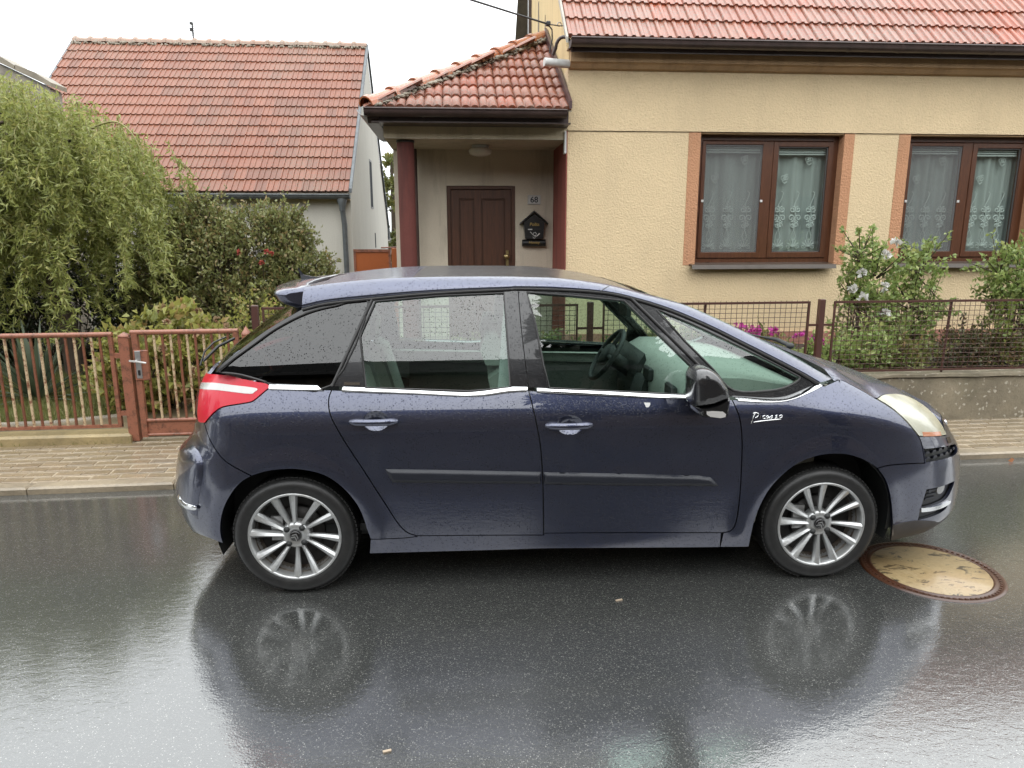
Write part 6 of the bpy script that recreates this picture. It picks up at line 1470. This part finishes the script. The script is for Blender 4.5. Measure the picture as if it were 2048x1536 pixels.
for i in range(470):
    x = r.uniform(-2.6, 1.66) if i > 130 else r.uniform(-.2, 1.66); y = r.uniform(-1.15, .8)
    if x > .95 and r.random() < .55: continue
    top = willow_top(x)-abs(r.normal(0, .22))
    if r.random() < .35: top -= r.uniform(.2, 1.2)
    top = max(top, 1.3); ln = r.uniform(.7, 1.7)*(1. if x < .9 else .75); low = max(.35+r.uniform(0, .5)+max(0, x-.6)*.5, top-ln)
    x2 = x+r.normal(.06, .12)
    st_ = curly((x-.12, y+.05, top-.08), (x2, y-.1, low), int(10+22*(top-low)), .035, r); st_[0:3, 2] += np.array([.0, .08, .06]); strands.append(st_)
    d = np.gradient(st_, axis=0)
    for k in range(1, len(st_)):
        for q in range(4): 
            P.append(st_[k]+r.normal(0, .012, 3)); D.append(nrm_(d[k])*.4+r.normal(0, .65, 3)+np.array((0, 0, -.35)))
    for q in range(r.integers(2, 6)):
        k = r.integers(2, len(st_)-1); e = st_[k]+np.array((r.normal(0, .14), r.normal(0, .14), -r.uniform(.1, .38))); sd_ = curly(st_[k], e, 9, .022, r); strands.append(sd_)
        for z_ in range(1, 9):
            for q2 in range(2): P.append(sd_[z_]+r.normal(0, .008, 3)); D.append(r.normal(0, .7, 3)+np.array((0, 0, -.5)))
stems('twigs', strands, .0035, twig_y, wl, 4)['kind'] = 'stuff'
P = np.array(P); D = np.array(D)
leaf_cloud('crown', P, D, .080, .020, LF['willow'], wl, 5, .35, .35)
# a long golden shoot arching over the roof, with hanging leaves
sh = np.array([(.35, -.2, 2.35), (.55, -.3, 2.62), (.8, -.35, 2.74), (1.02, -.4, 2.83), (1.22, -.45, 2.85), (1.38, -.5, 2.72), (1.47, -.5, 2.5)])
stems('arching_shoot', [[tuple(p) for p in spl(sh, 4)]], .016, twig_y, wl, 6)
for ks_, p0 in enumerate(((1.05, -.4, 2.80), (1.40, -.5, 2.62), (1.47, -.5, 2.5), (1.55, -.45, 1.9))):
    P = []; D = []
    q = curly(p0, (p0[0]+.04, p0[1], p0[2]-.75), 30, .03, r)
    for k in q:
        for z_ in range(4): P.append(k+r.normal(0, .03, 3)); D.append(r.normal(0, .7, 3)+np.array((0, 0, -.5)))
    leaf_cloud('hanging_spray', np.array(P), np.array(D), .07, .018, LF['willow'], wl, 6+ks_, .35, .35)
# ---- shrub builder
def shrub(name, label, cat, loc, blobs, n, L, Wd, mat, seed, group=None, shell=.55, up=.3, stem=True, spray=0):
    t = thing(name, label, cat, loc, group); r = np.random.default_rng(seed); P = []; D = []; S_ = []
    w = np.array([b[3]*b[4]*b[5] for b in blobs])**.8; w /= w.sum()
    for (cx, cy, cz, rx, ry, rz_), k in zip(blobs, (w*n).astype(int)):
        # leaves grow in twig clusters so that light and dark clumps and gaps appear
        nc = max(6, k//14); v = nrm_(r.normal(size=(nc, 3))); rad = r.uniform(shell, 1.0, (nc, 1))**.6*(1+r.normal(0, .07, (nc, 1))); C_ = np.array((cx, cy, cz))+v*rad*np.array((rx, ry, rz_))
        C_ = C_[C_[:, 2] > .02]
        for c_ in C_:
            dirn = nrm_(c_-np.array((cx, cy, cz-rz_*.6))+r.normal(0, .1, 3)); m_ = r.integers(9, 19); tt = r.uniform(-.09, .05, (m_, 1))
            P.append(c_+dirn*tt+r.normal(0, .028, (m_, 3))); D.append(dirn*.6+r.normal(0, .6, (m_, 3))+np.array((0, 0, up)))
            if stem and r.random() < .25: S_.append([(cx+r.normal(0, .05), cy+r.normal(0, .05), .0), tuple(np.array((cx, cy, cz*.5))*.5+c_*.5*np.array((1, 1, .6))), tuple(c_)])
        for q in range(spray):
            a = nrm_(r.normal(size=3)+np.array((0, -.2, 1.4))); p0 = np.array((cx, cy, cz))+a*np.array((rx, ry, rz_))*.85; p1 = p0+a*r.uniform(.08, .28); S_.append([tuple(p0-a*.2), tuple(p0), tuple(p1)])
            m_ = 16; tt = r.uniform(0, 1, (m_, 1)); P.append(p0+(p1-p0)*tt+r.normal(0, .012, (m_, 3))); D.append(a*.5+r.normal(0, .7, (m_, 3)))
    if S_: stems('stems', S_, .008, bark, t, 4)['kind'] = 'stuff'
    leaf_cloud('foliage', np.concatenate(P), np.concatenate(D), L, Wd, mat, t, seed); return t
def flower_heads(t, spots, rad, npet, mat, seed, name='flower'):
    r = np.random.default_rng(seed)
    for s_ in spots:
        v = nrm_(r.normal(size=(npet, 3))+np.array((0, -.6, .4))); b = np.array(s_)+v*rad*.25; leaf_cloud(name, b, v+r.normal(0, .3, (npet, 3)), rad, rad*1.15, mat, t, seed+len(name), .15, .1)
m_red = mat_leaf('red_petal', (.55, .10, .08), (.70, .20, .16), None, .5, .3); m_pink = mat_leaf('pink_petal', (.62, .05, .38), (.74, .12, .50), None, .5, .3); m_white = mat_leaf('white_petal', (.74, .72, .68), (.82, .81, .78), None, .5, .3); m_cream = mat_leaf('cream_head', (.42, .30, .17), (.52, .40, .26), (.45, .22, .14), .6, .3)
rs = shrub('rose_bush', 'tall brown-green rose bush with a few red blooms by the white house', 'bush', (-2.55, 9.0, .1), [(-.55, 0, 1.30, .62, .5, .72), (.15, .05, 1.25, .68, .5, .80), (.66, -.1, 1.05, .48, .45, .65), (-.9, .1, .7, .6, .5, .65), (-.2, -.25, 1.15, .45, .35, .6), (0, -.35, .55, 1.0, .4, .6), (.5, 0, 1.65, .35, .3, .35), (-.35, 0, 1.75, .35, .3, .35)], 44000, .050, .030, LF['rose'], 21, spray=22)
flower_heads(rs, [(.12, -.56, 1.50), (.42, -.56, 1.50), (.47, -.55, 1.48), (.36, -.56, 1.38)], .032, 20, m_red, 4)
shrub('dark_shrub', 'dark evergreen shrub under the hanging willow twigs', 'bush', (-4.35, 9.6, .1), [(-.6, 0, .7, 1.2, .5, .8), (.6, 0, .8, 1.0, .5, .8), (0, .3, 1.5, 1.4, .4, .8), (-1.6, .2, .9, .9, .4, 1.0)], 16000, .06, .035, LF['dark'], 22)
shrub('broad_dark_shrub', 'broad dark shrub at the far left in front of the grey barn', 'bush', (-6.4, 9.3, .1), [(0, 0, .9, 1.1, .5, 1.0), (.8, .2, 1.4, .8, .5, .8)], 8000, .06, .035, LF['dark'], 23)
hy = shrub('hydrangea_bush', 'yellow-green hydrangea with faded cream heads behind the gate', 'bush', (-2.82, 7.05, .1), [(0, 0, .52, .55, .42, .50), (.35, .05, .45, .42, .38, .42), (-.3, -.02, .40, .38, .35, .38), (.1, 0, .78, .34, .3, .28)], 3600, .085, .055, LF['hyd'], 24, up=.1)
rr_ = np.random.default_rng(12); sp_ = []
for i in range(26):
    v = nrm_(rr_.normal(size=3)+np.array((0, -.8, .4))); sp_.append(np.array((.08, 0, .52))+v*np.array((.66, .46, .50)))
flower_heads(hy, [s for s in sp_ if s[2] > .1], .038, 26, m_cream, 8)
shrub('small_lime_bush', 'small yellow-green bush in front of the rose bush near the post', 'bush', (-2.05, 7.6, .1), [(0, 0, .55, .42, .3, .55), (.3, .1, .45, .35, .3, .45)], 2600, .05, .03, LF['hyd'], 25)
yu = thing('yucca', 'spiky grey-green yucca clump behind the left bar fence', 'plant', (-4.35, 7.6, .1))
r = np.random.default_rng(9); V = []; F_ = []; tn = []
for i in range(90):
    a = r.uniform(0, 6.28); el = r.uniform(.25, 1.45); d = np.array((math.cos(a)*math.cos(el), math.sin(a)*math.cos(el), math.sin(el))); L_ = r.uniform(.5, .95); s_ = nrm_(np.cross(d, (0, 0, 1))); o = len(V)
    for t, w_ in ((0, .016), (.35, .024), (.75, .016), (1, .001)):
        p = d*L_*t; p = p+np.array((0, 0, -.12*t*t*math.cos(el))); V += [p-s_*w_, p+np.array((0, 0, -.006)), p+s_*w_]
    F_ += [(o+3*k+j, o+3*k+3+j, o+3*k+4+j, o+3*k+1+j) for k in range(3) for j in range(2)]; tn += [r.random()]*12
link('blades', raw_mesh('blades', np.array(V), np.array(F_), False, tn), mat_leaf('yucca_blade', (.10, .135, .085), (.17, .21, .13), None, .4, .15), yu)
def grass(name, x0, x1, y0, y1, z, n, h, mat, seed, keep=None):
    r = np.random.default_rng(seed); P = np.stack([r.uniform(x0, x1, n), r.uniform(y0, y1, n), np.full(n, z)], 1)
    if keep is not None: P = P[keep(P)]
    n = len(P); d = nrm_(np.stack([r.normal(0, .45, n), r.normal(0, .45, n), np.ones(n)], 1)); s_ = nrm_(np.cross(d, r.normal(size=(n, 3)))); L_ = r.uniform(.4, 1.2, (n, 1))*h
    V = np.stack([P-s_*.0035, P+s_*.0035, P+d*L_+np.array((0, 0, -.2))*L_*r.uniform(0, 1, (n, 1))], 1).reshape(-1, 3); i = np.arange(n)*3
    o = link(name, raw_mesh(name, V, np.stack([i, i+1, i+2], 1), False, np.repeat(r.uniform(0, 1, n), 3)), mat); o['kind'] = 'stuff'; return o
m_grass = mat_leaf('grass_blade', (.15, .18, .04), (.27, .28, .08), (.36, .31, .14), .55, .3)
grass('lawn_grass', -6.5, -1.8, 6.3, 8.9, .125, 52000, .085, m_grass, 31, keep=lambda P: (P[:, 1] > np.interp(P[:, 0], [-6, -4.9, -3.7, -3.06, -2.7, -1.9], [6.42, 6.48, 6.6, 6.84, 7.7, 7.95])))
grass('kerb_weeds', -6.0, -2.7, 5.93, 5.975, .10, 260, .05, m_grass, 32)
def edging():
    e = thing('path_edging', 'thin grey stone edging between the garden path and lawn', 'edging')
    pts = [(-4.9, 6.46), (-4.3, 6.50), (-3.65, 6.56), (-3.06, 6.80), (-2.85, 7.2), (-2.6, 7.66), (-1.9, 7.9)]
    for a, b_ in zip(pts[:-1], pts[1:]): MB().tube([(a[0], a[1], .12), (b_[0]-.01, b_[1]-.004, .12)], .035, 6).build('edging_stone', MT['mortar'], e)
edging()
# ---- right-hand flower bed
h1 = shrub('hibiscus_bush', 'tall green hibiscus with white blooms between the two windows', 'bush', (4.42, 7.15, .42), [(-.10, 0, .42, .32, .28, .42), (-.05, 0, .85, .30, .26, .36), (.42, .05, .55, .28, .24, .38), (.50, .05, .95, .20, .2, .28), (-.22, 0, 1.1, .18, .16, .22), (.25, 0, .25, .4, .25, .28)], 5200, .055, .034, LF['hib'], 41, spray=12)
flower_heads(h1, [(-.12, -.28, 1.16), (-.30, -.2, .99), (-.38, -.2, .83), (-.12, -.3, .86), (-.08, -.3, .58), (.08, -.1, 1.28), (-.30, -.26, .74)], .052, 14, m_white, 42)
h2 = shrub('cut_off_hibiscus', 'green hibiscus bush cut off by the right picture edge', 'bush', (6.02, 7.1, .42), [(0, 0, .45, .36, .3, .45), (-.05, 0, .9, .32, .28, .40), (.35, 0, .7, .4, .3, .6), (-.30, 0, .95, .2, .16, .2)], 5000, .055, .034, LF['hib'], 43, spray=12)
flower_heads(h2, [(-.02, -.3, 1.22)], .05, 14, m_white, 44)
shrub('lime_sapling', 'bright lime-green shoot among the cut off hibiscus', 'plant', (5.62, 6.8, .42), [(0, 0, .55, .06, .06, .30)], 160, .07, .035, LF['lime'], 45)
LF['rosedark'] = mat_leaf('dark_rose_leaf', (.07, .085, .03), (.14, .13, .05), (.24, .13, .06), .45, .25)
shrub('low_green_shrub', 'low bright green plants behind the mesh fence beside the brown post', 'bush', (3.85, 6.75, .42), [(0, 0, .14, .35, .2, .2), (.35, 0, .20, .25, .2, .24), (-.3, .1, .10, .25, .2, .14)], 1900, .06, .036, LF['hib'], 46, spray=5)
shrub('low_dark_rose', 'low dark reddish-green rose shrub behind the mesh fence', 'bush', (5.15, 6.8, .42), [(0, 0, .18, .30, .2, .24), (.35, .05, .16, .28, .2, .2)], 2400, .045, .028, LF['rosedark'], 56, spray=6)
shrub('low_yellow_plants', 'low yellowing plants behind the mesh fence under the hibiscus', 'bush', (4.62, 6.72, .42), [(0, 0, .12, .24, .18, .18), (-.25, .05, .1, .2, .15, .14), (1.15, .05, .13, .3, .18, .2)], 1700, .055, .03, LF['low'], 57, spray=5)
ph = shrub('pink_phlox', 'magenta pink phlox in front of the pink plinth', 'flowers', (3.0, 7.2, .42), [(-.35, 0, .2, .3, .2, .22), (.15, 0, .2, .35, .2, .22), (-.8, 0, .2, .35, .2, .25)], 2600, .06, .022, LF['low'], 47)
rr_ = np.random.default_rng(5); pk = []
for (cx, cz, w_) in ((-.08, .46, .07), (.10, .42, .08), (.26, .40, .07), (.58, .38, .11), (.66, .30, .09), (.76, .22, .08), (.05, .36, .05)):
    for i in range(9): pk.append((cx+rr_.normal(0, w_*.55), -.2+rr_.normal(0, .05), cz+rr_.normal(0, w_*.3)))
flower_heads(ph, pk, .022, 16, m_pink, 48)
shrub('left_bed_plants', 'green bedding plants behind the car windows', 'bush', (.6, 7.2, .42), [(0, 0, .15, .9, .2, .25), (1.2, 0, .12, .5, .2, .2)], 3000, .05, .03, LF['low'], 49)
# tree far behind, between the houses
ft_ = shrub('distant_tree', 'yellow-green tree far behind in the gap between the two houses', 'tree', (-2.1, 26, 0), [(0, 0, 2.2, 1.2, 1, 1.6), (.2, 0, 3.6, .7, .8, 1.0), (-.3, 0, 1.0, 1.2, .8, 1.0)], 6000, .16, .09, LF['far'], 51, stem=False)
MB().tube([(0, 0, 0), (.05, 0, 2), (0, 0, 4.2)], [.15, .12, .04], 8).build('trunk', bark, ft_)
# tree across the street, mirrored in the front door glass
ot_ = shrub('opposite_tree', 'tall dark tree across the street, mirrored in the front door window', 'tree', (2.55, -6.4, 0), [(0, 0, 4.6, 1.5, 1.2, 2.2), (.1, 0, 7.4, 1.45, 1.1, 2.0), (-.1, 0, 10.2, 1.2, .9, 1.9), (0, 0, 12.8, .8, .8, 1.6)], 15000, .45, .32, LF['dark'], 52, shell=.2, stem=False)
MB().tube([(0, 0, 0), (0, 0, 11)], [.22, .05], 8).build('trunk', bark, ot_)
shrub('added_hedge', 'added unseen dark hedge far left, darkens the rear bumper reflection', 'hedge', (-13, 8.5, 0), [(0, 0, 1.6, 4, 1.0, 1.6), (-6, 0, 2.5, 3, 1.0, 2.5)], 5000, .3, .2, LF['dark'], 61, stem=False)  # unseen, added to darken what the rear bumper mirrors
for xx, sd_ in ((30, 62), (-34, 63)): MB().tube([(0, 0, 0), (0, 0, 8)], [.25, .05], 8).build('trunk', bark, shrub('added_street_tree', ('added unseen dark tree far right, darkens the front bumper reflection' if xx > 0 else 'added unseen dark tree far left, darkens the rear bumper reflection'), 'tree', (xx, 1.5, 0), [(0, 0, 4, 2.5, 5, 4), (0, 0, 8, 2, 3.5, 3)], 5000, .6, .45, LF['dark'], sd_, stem=False, shell=.3))  # unseen, added to hide bright horizon sky from the bumper reflections
# ---- litter
lm = mat_leaf('fallen_leaf', (.45, .14, .05), (.38, .20, .08), None, .5, .1)
for (xx, yy, zz, lb_) in ((4.42, 5.12, .012, 'small orange fallen leaf by the kerb right of the car'),):
    lt = leaf_cloud('fallen_leaf', np.array([(0, 0, 0.)]), np.array([(1., .2, .05)]), .075, .05, lm, None, 3, .1, .1); lt.location = (xx, yy, zz); tag(lt, lb_, 'leaf')
sb_ = mat_simple('pale_scrap', (.48, .38, .28), .6, .15, 30)
for (xx, yy, ln_, lb_) in ((.80, 3.22, .035, 'pale wood chip on the wet road below the front door'), (-.27, 2.24, .03, 'small pale twig scrap on the wet road near the rear wheel reflection')):
    o = MB().box((-ln_/2, -.005, .001), (ln_/2, .005, .006), rot=.25).build('litter_scrap', sb_); o.location = (xx, yy, 0); tag(o, lb_, 'litter')
